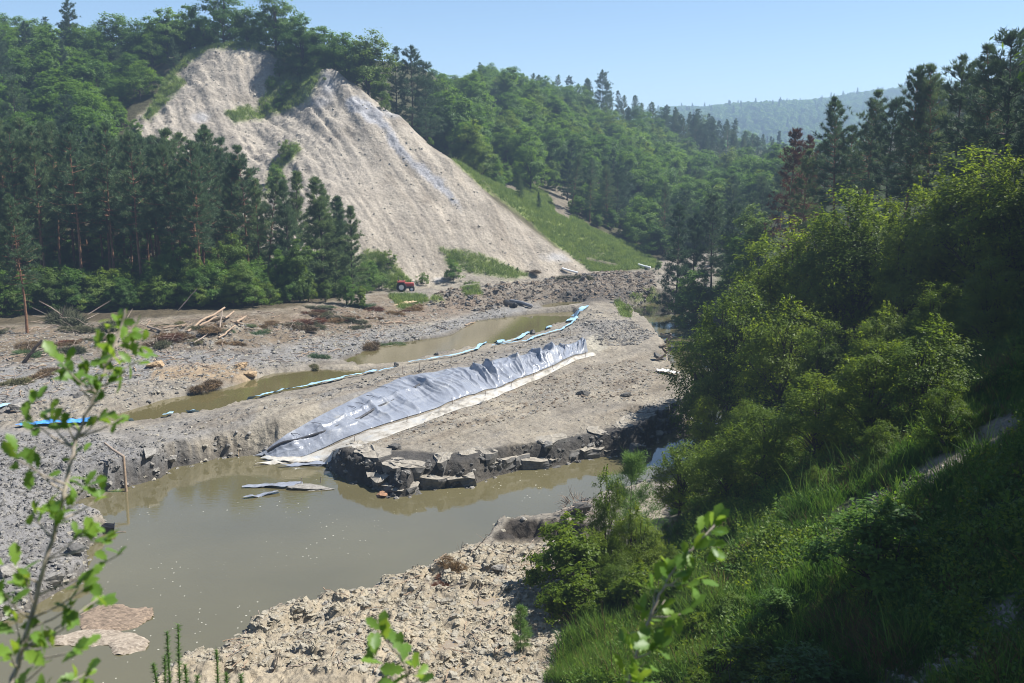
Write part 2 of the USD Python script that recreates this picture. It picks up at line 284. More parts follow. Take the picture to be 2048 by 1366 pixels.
def terrain(X, Y):
    sh = X.shape; X, Y = X.ravel(), Y.ravel(); P = np.stack([X, Y], -1)
    H = np.concatenate([rbf(p) for p in np.array_split(P, max(1, len(P) // 40000))])
    R = np.hypot(X, Y); base = H.copy()
    info = {}
    near = (Y > 20) & (Y < 200) & (np.abs(X) < 130)
    px, py, zc = project(np.stack([X, Y, H], -1))
    # ---- masks
    ridge = np.array([(260,252),(300,210),(345,160),(380,112),(430,88),(500,88),(545,110),(600,150),(655,128),(720,170),(800,226),(900,315),(985,396),(1100,486),(1180,548),(1050,556),(940,552),(860,572),(700,580),(500,520),(380,330),(260,262)])
    face = inside(np.stack([px, py], -1), ridge) & (Y > 138) & (Y < 200)
    face_sd = seg_dist(np.stack([px, py], -1), ridge)[0] * np.where(face, 1, -1)
    facew = smooth((face_sd + 12) / 26) * ((Y > 136) & (Y < 197))
    slope = np.clip((X - toe_x(Y)) / 3, 0, 1) * (Y < 170) * (Y > -30)
    bluff = smooth((29 - Y) / 4) * (X < 10)
    slope = np.maximum(slope, bluff)
    ground = (H < 4.2) & near & (slope < .5)
    hills = ~ground & (slope < .5)
    # ---- relief of the open slope: rills running down it, ledges, lumps
    if facew.any():
        m = facew > 0; x, y, h = X[m], Y[m], H[m]
        e = 1.2; gx = (rbf(np.stack([x + e, y], -1)) - rbf(np.stack([x - e, y], -1))) / (2 * e); gy = (rbf(np.stack([x, y + e], -1)) - rbf(np.stack([x, y - e], -1))) / (2 * e)
        ang = np.full_like(x, -.75); u = x * np.cos(ang) * 0 + (x * .80 + y * .60); v = -x * .60 + y * .80   # v runs down the spur
        w = u + 7 * fb(x, y, .05, 3, 3)
        rill = np.abs(meshkit.fbm(np.stack([w * .30, h * .035, x * 0 + 1], -1), 4, 5) - .5) * 2
        rill2 = np.abs(meshkit.fbm(np.stack([w * 1.1, h * .10, x * 0 + 4], -1), 3, 6) - .5) * 2
        lump = meshkit.fbm(np.stack([x * .35, y * .35, h * .35], -1), 5, 8) - .5
        left = smooth((-22 - x) / 10)
        idv, edge, cx, cy = cells(x * .9 + 1.2 * fb(x, y, .4, 2, 4), (y + h) * .8, 1.1, 11)
        left = smooth((-22 - x) / 10)      # the left half is a rougher, blockier scarp
        d = (rill - .35) * (.75 + 1.2 * left) + (rill2 - .3) * .16 + lump * (.55 + 1.3 * left) + (idv - .5) * (.06 + .4 * left)
        H[m] += d * facew[m] * np.clip((h - 1) / 5, 0.25, 1)
    # ---- hills under the woods
    H += np.where(hills, (fb(X, Y, .06, 4, 2) * 3.0) * (1 - np.clip(facew * 1.0, 0, 1)) * np.clip((R - 60) / 60, 0, 1), 0)
    far = np.clip((R - 700) / 300, 0, 1)
    H += far * (fb(X, Y, .004, 5, 9) * 45) * np.clip((H - 15) / 40, 0, 1)
    # ---- near slope: hummocks and slumps
    H += slope * (fb(X, Y, .35, 4, 12) * .9 + fb(X, Y, 1.6, 3, 13) * .22) * np.clip((Y - 6) / 8, .0, 1)
    g = near
    x, y = X[g], Y[g]; p = P[g]; h = H[g]; gl = (1 - np.clip(slope[g], 0, 1)) * smooth((5.5 - base[g]) / 2)
    # broken clods in two sizes
    wx, wy = x + .5 * fb(x, y, 1.1, 2, 21), y + .5 * fb(x, y, 1.1, 2, 22)
    i1, e1, cx1, cy1 = cells(wx, wy, .95, 3); i2, e2, cx2, cy2 = cells(wx * 1.3 + wy * .4, wy * 1.2 - wx * .3, .42, 5)
    clod = (i1 - .4) * np.clip(e1 / .18, 0, 1) + .35 * (i2 - .4) * np.clip(e2 / .1, 0, 1)
    qx, qy, _ = project(np.stack([x, y, h], -1)); q = np.stack([qx, qy], -1)
    def zone(poly, soft): 
        s = seg_dist(q, poly)[0] * np.where(inside(q, poly), 1, -1); return smooth((s + soft) / (2 * soft))
    rough = np.full(len(x), .10)
    plat = zone(np.array([(560,900),(700,860),(900,815),(1180,712),(1300,680),(1360,740),(1350,800),(1200,845),(1000,880),(700,888)]), 8)
    rough = rough * (1 - plat) + .05 * plat
    for poly, a, s in (
        ([(880,585),(1000,560),(1130,552),(1310,540),(1310,585),(1230,598),(1090,600),(960,620),(860,610)], .55, 10),     # heaped spoil
        ([(960,800),(1080,760),(1260,720),(1330,745),(1290,800),(1150,808),(1000,850),(900,862)], .16, 10),              # churned band on the platform
        ([(300,1366),(500,1225),(760,1150),(960,1085),(1180,1080),(1250,1150),(1120,1366)], .46, 25),                     # near spoil bank
        ([(-100,960),(100,905),(250,920),(240,985),(130,1020),(-100,1060)], .30, 12),
        ([(-100,1060),(120,1040),(220,1060),(180,1150),(60,1220),(-100,1260)], .25, 12),
        ([(0,800),(200,760),(420,735),(520,745),(330,810),(180,840),(0,860)], .20, 12),
        ([(700,600),(880,600),(960,640),(840,690),(690,720),(560,700),(560,640)], .18, 15),
        ([(300,650),(480,625),(600,640),(620,690),(420,700),(300,700)], .30, 12),
        ([(1180,605),(1260,640),(1310,672),(1280,690),(1190,690),(1150,650)], .24, 10),
        ([(0,860),(200,850),(300,850),(260,900),(0,920)], .14, 10)):
        rough = np.maximum(rough, a * zone(np.array(poly, float), s))
    lumps = fb(x, y, .32, 4, 31) * 1.1 * np.clip(rough * 2.2, .12, 1) * (1 - .6 * plat) + fb(x, y, .09, 2, 33) * .5 * np.clip(rough * 2, .1, 1)
    h = h + gl * (lumps + clod * rough * 1.15)
    # wheel and track marks along the platform and the dike top
    dirv = np.array([.62, .78]); s_ = x * dirv[0] + y * dirv[1]; t_ = x * dirv[1] - y * dirv[0]
    h = h + gl * plat * .05 * np.sin(t_ * 4.2 + 2 * fb(x, y, .15, 2, 41)) * (.5 + fb(x, y, .3, 2, 42))
    # pits
    for f, wd, poly in PITW:
        sd = seg_dist(p, poly)[0] * np.where(inside(p, poly), 1, -1) + .9 * fb(x, y, .7, 3, 51) + .4 * fb(x, y, 2.2, 2, 52)
        t = smooth(sd / wd); h = h * (1 - t) + np.minimum(h, f + .25 * clod) * t
    # water bodies
    wob = .9 * fb(x, y, .55, 3, 61) + .5 * fb(x, y, 1.8, 2, 62)
    for lvl, poly, deep, am in ((0.0, RIV, 1.1, 1.0), (.995, PA, .5, .5), (.995, PB, .5, .5), (1.095, PC, .4, .4)):
        dist, at = seg_dist(p, poly); ins = inside(p, poly)
        sd = np.where(ins, dist, -dist) + am * wob * np.clip(at[:, 2], .3, 1)
        out = smooth(-sd / np.maximum(at[:, 2], .2)); hl = np.maximum(h, lvl + .12)
        up = lvl - .08 + (hl - lvl + .08) * out ** .7
        band = -sd < at[:, 2]
        face_c = (clod * .55) * np.sin(np.clip(out, 0, 1) * np.pi) * gl * (.4 + .6 * np.clip(h - lvl, 0, 1.5))
        h = np.where(sd > 0, np.minimum(h, lvl - .08 - np.minimum(sd * .5, deep)), np.where(band, up + face_c, h))
        info[lvl] = sd
    sd = seg_dist(p, RAMPW)[0] * np.where(inside(p, RAMPW), 1, -1); t = smooth((sd + .9) / 1.2); kk = t > 0; h[kk] = h[kk] * (1 - t[kk]) + (ramp_rbf(p[kk]) - .04 + .10 * fb(x[kk], y[kk], .8, 3, 77)) * t[kk]
    for z, poly in PUDDLES:
        pw = np.array([[*at_z(a, b, z)[:2], 0] for a, b in poly]); sd = seg_dist(p, pw)[0] * np.where(inside(p, pw), 1, -1)
        t = smooth((sd + .35) / .5); h = h * (1 - t) + np.minimum(h, z - .06) * t
    H[g] = h
    # ---------------- colours of the soils; cut bank and hollow carry painted shade
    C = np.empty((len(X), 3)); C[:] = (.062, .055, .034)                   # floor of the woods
    n1, n2, n3 = fb(X, Y, .25, 4, 71), fb(X, Y, .9, 4, 72), fb(X, Y, .05, 3, 73)
    px, py, zc = project(np.stack([X, Y, H], -1)); Q = np.stack([px, py], -1)
    def paint(w, col): 
        w = np.clip(w, 0, 1)[:, None]; C[:] = C * (1 - w) + np.asarray(col) * w
    def soft(poly, s, ylim=(20, 1e9)):
        m = (Y > ylim[0]) & (Y < ylim[1]); out = np.zeros(len(X))
        d = seg_dist(Q[m], np.array(poly, float))[0] * np.where(inside(Q[m], poly), 1, -1) + s * 1.2 * (n1 + n2)[m]
        out[m] = smooth((d + s) / (2 * s)); return out
    paint(np.clip((R - 150) / 200, 0, 1) * hills, (.045, .06, .028))
    paint((slope > .3) * 1.0, (.055, .07, .03))
    gm = smooth((5.0 - base) / 1.2) * near * (1 - np.clip(slope * 1.4, 0, 1)) * (1 - smooth((Y - 172) / 8))
    paint(gm, (.30, .275, .235)); paint(gm * smooth(n1 * 3 + .35), (.36, .325, .265)); paint(gm * smooth(n2 * 3 + .1) * .6, (.235, .22, .20))
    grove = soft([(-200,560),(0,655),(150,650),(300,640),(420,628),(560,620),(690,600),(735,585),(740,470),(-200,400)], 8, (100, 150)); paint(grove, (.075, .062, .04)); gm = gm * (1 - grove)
    GR = (.275, .272, .268)
    for poly, s, col, yl in (
        ([(-100,720),(250,700),(480,690),(640,672),(860,650),(1000,612),(1080,612),(1000,640),(840,680),(690,715),(560,730),(380,745),(200,775),(-100,850)], 10, GR, (60, 150)),
        ([(-200,860),(180,860),(330,900),(330,950),(160,1040),(230,1070),(170,1180),(-200,1280)], 14, (.262, .26, .262), (35, 90)),
        ([(200,870),(600,795),(1000,705),(1170,640),(1260,640),(1180,680),(900,745),(640,820),(500,850),(300,900)], 10, (.285, .275, .26), (50, 140)),
        ([(660,892),(900,906),(1050,888),(1180,866),(1300,835),(1345,850),(1290,910),(1050,945),(800,1010),(660,950)], 3, (.088, .085, .082), (45, 90)),  # cut bank face: damp clay darkened further, its shade painted into the colour
        ([(330,905),(400,905),(400,940),(330,965),(240,975),(240,940)], 6, (.15, .148, .148), (45, 90)),
        ([(300,735),(420,725),(510,735),(500,775),(440,760),(300,760)], 8, (.37, .29, .20), (60, 110)),
        ([(1040,575),(1130,552),(1310,538),(1315,590),(1200,602),(1090,600),(1000,612),(900,610),(880,585)], 10, (.215, .19, .16), (110, 190)),
        ([(560,640),(700,612),(860,600),(960,590),(940,625),(800,650),(640,665)], 10, (.25, .20, .155), (90, 160)),
        ([(1120,585),(1200,575),(1270,580),(1260,600),(1170,605),(1110,600)], 6, (.115, .105, .095), (110, 190)),
        ([(985,1075),(1020,1036),(1200,1045),(1200,1090),(1000,1090)], 5, (.07, .062, .055), (40, 70)),  # hollow under the ledge: its shade painted in as dark soil
        ([(300,1366),(520,1216),(760,1150),(960,1085),(1180,1080),(1260,1160),(1120,1400)], 12, (.43, .375, .285), (28, 60)),
        ([(520,800),(640,790),(640,830),(520,905),(490,890)], 6, (.37, .34, .285), (50, 100)),
        ([(1165,680),(1200,665),(1215,695),(1180,712)], 4, (.42, .40, .34), (70, 130))):
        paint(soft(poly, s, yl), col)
    band = soft([(-200,640),(0,650),(150,655),(300,640),(420,625),(560,615),(700,598),(780,585),(860,600),(780,640),(640,680),(480,705),(300,700),(150,720),(-200,740)], 10, (80, 150)) * gm
    paint(band * smooth(.7 + 2 * n2), (.20, .16, .115))
    st_ = fb(X * .62 + Y * .78, (X * .78 - Y * .62) * 9, .10, 4, 81); st2 = fb(X * .62 + Y * .78, (X * .78 - Y * .62) * 5, .22, 3, 82)
    pl = soft([(560,900),(700,860),(900,815),(1180,712),(1300,680),(1360,740),(1350,800),(1200,845),(1000,880),(700,888)], 12, (50, 130)) + soft([(230,855),(430,822),(640,780),(900,718),(1100,672),(1180,640),(1160,670),(900,735),(640,815),(400,860)], 8, (50, 130))
    paint(pl * smooth(st_ * 4 + .2) * .75, (.25, .215, .17)); paint(pl * smooth(st2 * 4 - .1) * .7, (.42, .385, .32))
    paint(gm * smooth(fb(X, Y, .5, 4, 83) * 4 - .45) * .55, (.18, .16, .135))
    # wet earth just above the water
    for lvl, sd in info.items():
        w = np.zeros(len(X)); w[g] = smooth(1 - (-sd) / .9) * (H[g] < lvl + .5); paint(w * .75, (.115, .105, .092))
    fw = facew * smooth(.5 + face_sd / 10)
    paint(fw, (.415, .37, .305)); paint(fw * smooth(n1 * 2.5 + .1) * .7, (.35, .31, .255)); paint(fw * smooth(n2 * 3 - .1) * .5, (.30, .27, .225))
    paint(fw * smooth(n3 * 3 + .1) * .5, (.44, .385, .31))
    bed = meshkit.fbm(np.stack([X * .02 + n1 * .4, Y * .02, H * .55 + (X + Y) * .06], -1), 4, 84) - .5
    paint(fw * smooth(bed * 5 - .1) * .55, (.30, .265, .215)); paint(fw * smooth(-bed * 5 - .2) * .5, (.45, .40, .33))
    gul = np.abs(meshkit.fbm(np.stack([(X * .8 + Y * .6 + 3 * n3) * .16, H * .03, X * 0 + 2], -1), 4, 85) - .5)
    paint(fw * smooth(1 - gul / .035) * .6, (.235, .21, .18))
    stc = meshkit.fbm(np.stack([(X * .8 + Y * .6 + 2 * n1) * .9, H * .05, X * 0 + 7], -1), 4, 87) - .5; stf = meshkit.fbm(np.stack([(X * .8 + Y * .6 + n1) * 2.6, H * .12, X * 0 + 8], -1), 3, 88) - .5
    paint(fw * smooth(stc * 5) * .5, (.49, .435, .355)); paint(fw * smooth(-stc * 5 - .1) * .5, (.31, .27, .215)); paint(fw * smooth(stf * 5 - .2) * .4, (.27, .235, .19))
    paint(fw * smooth(fb(X, Y, .14, 3, 86) * 5 - .75) * .5, (.25, .20, .155))
    paint(fw * smooth((-18 - X) / 14) * .45, (.31, .285, .25))
    streak = np.array([(715,215),(745,232),(775,258),(790,290),(815,315),(850,345),(885,375),(912,405),(928,432)], float)
    dd = seg_dist(Q, streak, closed=False)[0]; wd = np.interp(py, [200, 260, 330, 430], [26, 12, 16, 8])
    paint(fw * smooth((wd - dd + 26 * (n1 + n2)) / 12), (.40, .40, .415)); paint(fw * smooth((wd * .5 - dd - 4 + 22 * (n2)) / 6), (.17, .175, .19))
    for cxp, cyp, a, b in ((655,170,16,30),(790,225,30,14),(640,205,20,12),(400,235,20,12),(1120,515,40,10),(880,560,20,6)):
        paint(fw * smooth(1.3 - np.hypot((px - cxp) / a, (py - cyp) / b) + n2) * .7, (.43, .43, .44))
    grass = np.zeros(len(X))
    for poly, s, yl in (
        ([(940,325),(985,385),(1100,480),(1185,545),(1320,535),(1290,500),(1180,455),(1080,380),(1000,330)], 6, (164, 215)),
        ([(880,495),(930,500),(1000,525),(1060,550),(1020,556),(930,545),(900,530)], 8, (140, 175)),
        ([(690,590),(730,500),(770,510),(820,560),(790,580),(740,560)], 8, (135, 175)),
        ([(495,235),(530,185),(560,140),(600,120),(650,128),(635,165),(615,205),(570,222),(520,240)], 10, (174, 200)), ([(450,225),(500,210),(515,235),(470,245)], 6, (174, 190)), ([(330,160),(350,150),(372,165),(300,240),(285,240)], 7, (168, 190)),
        ([(540,330),(590,285),(600,300),(560,345),(530,400)], 8, (150, 185)),
        ([(780,590),(850,590),(860,605),(800,620)], 6, (110, 150)), ([(925,578),(955,570),(965,590),(930,592)], 4, (110, 160)), ([(865,592),(885,592),(890,605),(868,605)], 4, (110, 150)),
        ([(1230,600),(1244,608),(1262,635),(1245,632)], 4, (100, 140)), ([(1260,590),(1310,575),(1320,605),(1270,608)], 6, (115, 170)),
        ([(330,160),(420,95),(545,100),(560,120),(655,125),(720,168),(690,150),(560,60),(420,60)], 8, (184, 210)),
        ([(655,125),(800,222),(985,392),(940,330),(800,205),(700,140)], 5, (170, 190))):
        grass = np.maximum(grass, soft(poly, s, yl))
    paint(grass * smooth(.75 + 1.6 * n2), (.19, .235, .085))
    for poly, s, yl in (([(1095,372),(1140,374),(1150,410),(1140,440),(1110,430)], 6, (185, 240)), ([(1370,400),(1400,410),(1395,450),(1375,440)], 5, (190, 330)), ([(990,352),(1030,372),(1045,388),(1010,378)], 3, (178, 215)), ([(1170,515),(1240,530),(1230,534),(1170,520)], 3, (165, 200))):
        paint(soft(poly, s, yl), (.15, .132, .105)); grass *= 1 - soft(poly, s, yl)
    bare = np.zeros(len(X))
    for poly, s in (([(1560,1120),(1700,1010),(1850,920),(2048,800),(2048,850),(1900,960),(1760,1050),(1640,1110)], 22), ([(1700,1330),(1850,1300),(1990,1215),(2060,1190),(2060,1366),(1800,1380)], 25), ([(1745,1200),(1790,1195),(1790,1225),(1740,1230)], 12)):
        bare = np.maximum(bare, soft(poly, s, (8, 60)) * (slope > .3))
    bare *= smooth(.55 + 2.6 * n2 + 1.2 * n1)
    paint(bare, (.22, .20, .17))
    C *= np.where((gm > .5) | (fw > .3), .69, 1.0)[:, None] * np.where((fw > .3)[:, None], np.array([1.06, 1.045, 1.03]), np.array([1.0, .97, .93]))
    out = dict(H=H, C=C, ground=gm, face=fw, slope=slope, grass=grass, bare=bare, rough=None)
    return {k: (None if v is None else v.reshape(sh + v.shape[1:])) for k, v in out.items()}

r_ax = np.unique(np.concatenate([np.geomspace(.6, 15, 34), np.geomspace(15, 128, 520), np.linspace(128, 140, 32), np.linspace(140, 197, 235), np.linspace(197, 240, 45), np.geomspace(240, 700, 60), np.geomspace(700, 3000, 60)]))
t_ax = np.radians(np.concatenate([np.linspace(-180, -38, 42)[:-1], np.linspace(-38, -29.5, 24)[:-1], np.linspace(-29.5, 29.5, 640), np.linspace(29.5, 42, 32)[1:], np.linspace(42, 180, 40)[1:]]))
RR, TT = np.meshgrid(r_ax, t_ax, indexing='ij')
GX, GY = RR * np.sin(TT), RR * np.cos(TT)
T = terrain(GX, GY)
GH = T['H']
_hi = RegularGridInterpolator((np.log(r_ax), t_ax), GH, bounds_error=False, fill_value=None)
def ground_z(x, y): return _hi(np.stack([np.log(np.hypot(x, y)), np.arctan2(x, y)], -1))
def field(name, x, y): return RegularGridInterpolator((np.log(r_ax), t_ax), T[name], bounds_error=False, fill_value=None)(np.stack([np.log(np.hypot(x, y)), np.arctan2(x, y)], -1))
def on_ground(px, py, lo=15.0, hi=400.0):
    """the point of the ground seen at a pixel of the photograph"""
    d = ray(px, py); Y = np.geomspace(lo, hi, 1500); p = CAM + d * (Y / d[1])[:, None]
    g = ground_z(p[:, 0], p[:, 1]); below = np.nonzero(p[:, 2] <= g)[0]
    k = below[0] if len(below) else len(Y) - 1
    return np.array([p[k, 0], p[k, 1], g[k]])
PTS = np.stack([GX, GY, GH], -1)
dR = np.gradient(PTS, axis=0); dT = np.gradient(PTS, axis=1); NN = np.cross(dT, dR); NN /= np.linalg.norm(NN, axis=-1, keepdims=True); NN *= np.sign(NN[..., 2:])
nr, nt = GX.shape
ii, jj = np.meshgrid(np.arange(nr - 1), np.arange(nt - 1), indexing='ij')
quad = np.stack([ii * nt + jj, ii * nt + jj + 1, (ii + 1) * nt + jj + 1, (ii + 1) * nt + jj], -1).reshape(-1, 4)
mid = lambda a: (a[:-1, :-1] + a[1:, 1:]).ravel() / 2
cls = np.full(len(quad), 4)                                   # wooded hillside
cls[mid(RR) > 650] = 5                                        # far hills
cls[(mid(T['slope']) > .5)] = 3
cls[mid(T['ground']) > .35] = 1
cls[(mid(T['face']) > .5) & (mid(GY) > 138)] = 2
NAMES = {1: ('muddy_ground', 'earth'), 2: ('landslide_slope', 'scree'), 3: ('grassy_slope', 'humus'), 4: ('wooded_hillside', 'humus'), 5: ('far_hills', 'humus')}
for k, (nm, mt) in NAMES.items():
    qf = quad[cls == k]; uq, inv = np.unique(qf, return_inverse=True); inv = inv.reshape(qf.shape)
    F = np.vstack([inv[:, [0, 1, 2]], inv[:, [0, 2, 3]]])
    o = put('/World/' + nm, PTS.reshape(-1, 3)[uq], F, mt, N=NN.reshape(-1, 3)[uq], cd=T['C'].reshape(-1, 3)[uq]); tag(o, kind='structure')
def sheet(name, poly, z, m, grow=2.0):
    s = shapely.Polygon(poly[:, :2]).buffer(grow); V, F = trimesh.creation.triangulate_polygon(s, engine='earcut')
    o = put('/World/' + name, np.c_[V, np.full(len(V), z)], F, m); tag(o, kind='structure')
sheet('river', RIV, 0.0, 'river_water', 3.0)
sheet('ditch_water', PA, 1.0, 'pond_water', .5)
sheet('pond_water', PB, 1.0, 'pond_water', .5)
sheet('puddle', PC, 1.1, 'pond_water', .4)

water('puddle_water', (.26, .205, .135), 3.0, .003, 0.0)
for z, poly in PUDDLES: sheet('puddle' if False else numbered('mud_puddle'), np.array([[*at_z(a, b, z)[:2], 0] for a, b in poly]), z - .02, 'puddle_water', .5)
# ------------------------------------------------------------------ leaves and bark
def leafy(name, col, thru, mixf=.4, rough=.55, var=.35, warm=(1.15, 1.0, .6)):
    c = np.asarray(col, float)
    mat(name, {
        'g': ('geometry', {}), 'o': ('object_info', {}), 'n': ('noise_texture', {'scale': .55, 'detail': 3.0}),
        'r': ('rgb_ramp', {'ramp': [(0, tuple(c * (1 - var))), (.5, tuple(c)), (1, tuple(c * (1 + var) * np.asarray(warm)))]}),
        'ro': ('rgb_ramp', {'ramp': [(0, (.74, .8, .82)), (.5, (1, 1, 1)), (1, (1.28, 1.18, .95))]}),
        'rn': ('rgb_ramp', {'ramp': [(.3, (.8, .85, .9)), (.7, (1.2, 1.15, 1.0))]}),
        'm': ('mix_color', {'blend_type': 'multiply', 'fac': 1.0, 'use_clamp': False}), 'm3': ('mix_color', {'blend_type': 'multiply', 'fac': 1.0, 'use_clamp': False}),
        'm2': ('mix_color', {'blend_type': 'multiply', 'fac': 1.0, 'b': tuple(np.asarray(thru) / c), 'use_clamp': False}),
        'p': ('principled_bsdf', {'roughness': rough, 'specular_ior_level': .25}), 't': ('translucent_bsdf', {}), 'x': ('mix_closure', {'fac': mixf})},
        [('g.random_per_island', 'r.fac'), ('r.color', 'm.a'), ('o.random', 'ro.fac'), ('ro.color', 'm.b'), ('m.result', 'm3.a'), ('g.position', 'n.vector'), ('n.fac', 'rn.fac'), ('rn.color', 'm3.b'),
         ('m3.result', 'p.base_color'), ('m3.result', 'm2.a'), ('m2.result', 't.color'), ('p.BSDF', 'x.closure1'), ('t.BSDF', 'x.closure2')], surface='x.closure')
leafy('broad_leaf', (.155, .295, .055), (.30, .54, .05), .46, .5, .5)
leafy('pale_leaf', (.20, .32, .06), (.36, .52, .05), .46, .5, .5)
leafy('near_leaf', (.275, .43, .048), (.62, .84, .06), .58, .42, .65, (1.1, 1.0, .7))
leafy('pine_needle', (.155, .245, .125), (.2, .3, .12), .35, .6, .4, (1.0, 1.0, .9))
leafy('dark_needle', (.098, .172, .105), (.13, .21, .09), .3, .6, .4, (1.0, 1.0, .9))
leafy('young_needle', (.18, .32, .09), (.26, .42, .08), .38, .55)
leafy('rusty_needle', (.26, .11, .06), (.22, .08, .04), .25, .7, .4)
leafy('grass_blade', (.10, .215, .04), (.17, .38, .04), .45, .5, .5)
leafy('meadow_blade', (.20, .36, .08), (.28, .48, .06), .45, .5, .5)
leafy('strip_blade', (.36, .48, .17), (.42, .58, .13), .4, .55, .5)
leafy('dry_brush', (.30, .20, .11), (.1, .07, .03), .15, .8, .5, (1.1, .95, .8))
leafy('grey_brush', (.19, .19, .11), (.05, .06, .03), .15, .8, .4, (1.1, 1.0, .85))
plain('pine_bark', (.20, .105, .06), .9, .45, 3.0, bump=.03)
plain('dark_bark', (.07, .055, .045), .9, .4, 3.0, bump=.03)
plain('twig_bark', (.33, .28, .23), .8, .35, 40.0)

# ------------------------------------------------------------------ plants: one of each kind, then copies
def blades(P, D, L, wd, r):
    """one-triangle needles or blades from the points P along D"""
    n = len(P); s = np.cross(D, r.normal(size=(n, 3))); s /= np.linalg.norm(s, axis=1, keepdims=True) + 1e-9
    V = np.stack([P - s * wd[:, None], P + s * wd[:, None], P + D * L[:, None]], 1).reshape(-1, 3)
    return V, np.arange(3 * n).reshape(-1, 3)
def leaves(P, N, size, r):
    """two-triangle leaves centred at P with normals near N"""
    n = len(P); N = N / (np.linalg.norm(N, axis=1, keepdims=True) + 1e-9)
    a = np.cross(N, r.normal(size=(n, 3))); a /= np.linalg.norm(a, axis=1, keepdims=True) + 1e-9; b = np.cross(N, a)
    s = (size * r.uniform(.65, 1.35, n))[:, None]
    V = np.stack([P - a * s * .55, P - b * s * .3 + N * s * .08, P + a * s * .55, P + b * s * .3 + N * s * .08], 1).reshape(-1, 3)
    k = np.arange(n)[:, None] * 4
    return V, np.vstack([k + [0, 1, 2], k + [0, 2, 3]])
def unit(v): return v / (np.linalg.norm(v, axis=-1, keepdims=True) + 1e-9)

PROTO = {}
def klass(name):
    p = stage.CreateClassPrim('/World/kind_' + name); PROTO[name] = p.GetPath(); return str(p.GetPath())
def grow_broadleaf(name, seed, H=10.0, rad=3.6, clumps=120, per=75, leaf=.27, m='broad_leaf', base=.16, lobes=8, multi=1, whips=0, airy=1.0):
    r = np.random.default_rng(seed); path = klass(name); tr = MB(); V, F, n0 = [], [], 0
    L = [(np.array([r.normal(0, .1) * rad, r.normal(0, .1) * rad, H * .80]), rad * .55, H * .19)]
    for k in range(lobes):
        zf = base + .12 + (.62 - base * .6) * (k + r.uniform(0, .6)) / lobes; az = k * 2.4 + r.uniform(-.5, .5); off = rad * (.62 - .28 * max(0, zf - .45) / .4) * r.uniform(.7, 1.15)
        L.append((np.array([math.cos(az) * off, math.sin(az) * off, zf * H]), rad * r.uniform(.42, .60), H * r.uniform(.11, .18)))
    cen = []
    for k in range(clumps):
        c, a, h = L[r.integers(len(L))]; d = unit(r.normal(size=3) + [0, 0, .35] + .5 * np.array([c[0], c[1], 0]) / rad)
        cen.append(c + d * [a, a, h] * r.uniform(.55, 1.02) ** .6)
    cen = np.array(cen); cen[:, 2] = np.clip(cen[:, 2], .04 * H, .985 * H)
    mid_ = np.array([0, 0, H * .5])
    for c in cen:
        R = airy * r.uniform(.085, .185) * rad; d = r.normal(size=(per, 3)); P = c + d * R * [1, 1, .62] * .75; P[:, 2] = np.maximum(P[:, 2], .15)
        out = unit(c - mid_)
        v, f = leaves(P, out * .75 + unit(d) * .35 + r.normal(size=(per, 3)) * .42 + [0, 0, .75 * airy], leaf, r); V.append(v); F.append(f + n0); n0 += len(v)
    for w in range(whips):
        c = cen[r.integers(len(cen))]
        if c[2] < H * .55: continue
        up = unit(np.array([r.normal(0, .3), r.normal(0, .3), 1.0])); ln = r.uniform(.6, 1.5) * H * .1; n = int(34 * ln / (H * .1)); t = r.uniform(0, 1, n); P = c + up * (t * ln)[:, None] + r.normal(0, .07, (n, 3)) * (1.3 - t)[:, None] * 1.6
        v, f = leaves(P, r.normal(size=(n, 3)) + [0, 0, .6], leaf, r); V.append(v); F.append(f + n0); n0 += len(v); tr.tube(np.array([c, c + up * ln]), [.012, .004], 4, cap=False)
    for s_ in range(multi):
        bx = r.normal(0, .22 * (multi > 1), 2); lean = r.normal(0, .35, 2)
        zz = np.linspace(0, H * .8, 8); p = np.stack([bx[0] + lean[0] * zz / H * 2 + .12 * np.sin(zz + seed), bx[1] + lean[1] * zz / H * 2 + .1 * np.cos(zz * 1.3), zz - .3], 1)
        tr.tube(p, np.linspace(.019 * H / multi ** .5, .004 * H, 8), 7)
        for c in cen[r.choice(len(cen), min(len(cen), 24 // multi + 5), replace=False)]:
            k = int(np.clip(c[2] / H * 8 * .6, 1, 6)); a = p[k]; md = (a + c) / 2 + [0, 0, .25] + r.normal(0, .15, 3)
            tr.tube(np.array([a, md, c]), [.0065 * H, .004 * H, .0012 * H], 5, cap=False)
    put(path + '/crown', np.vstack(V), np.vstack(F), m); tr.put(path + '/trunk', 'dark_bark', True)
    return H
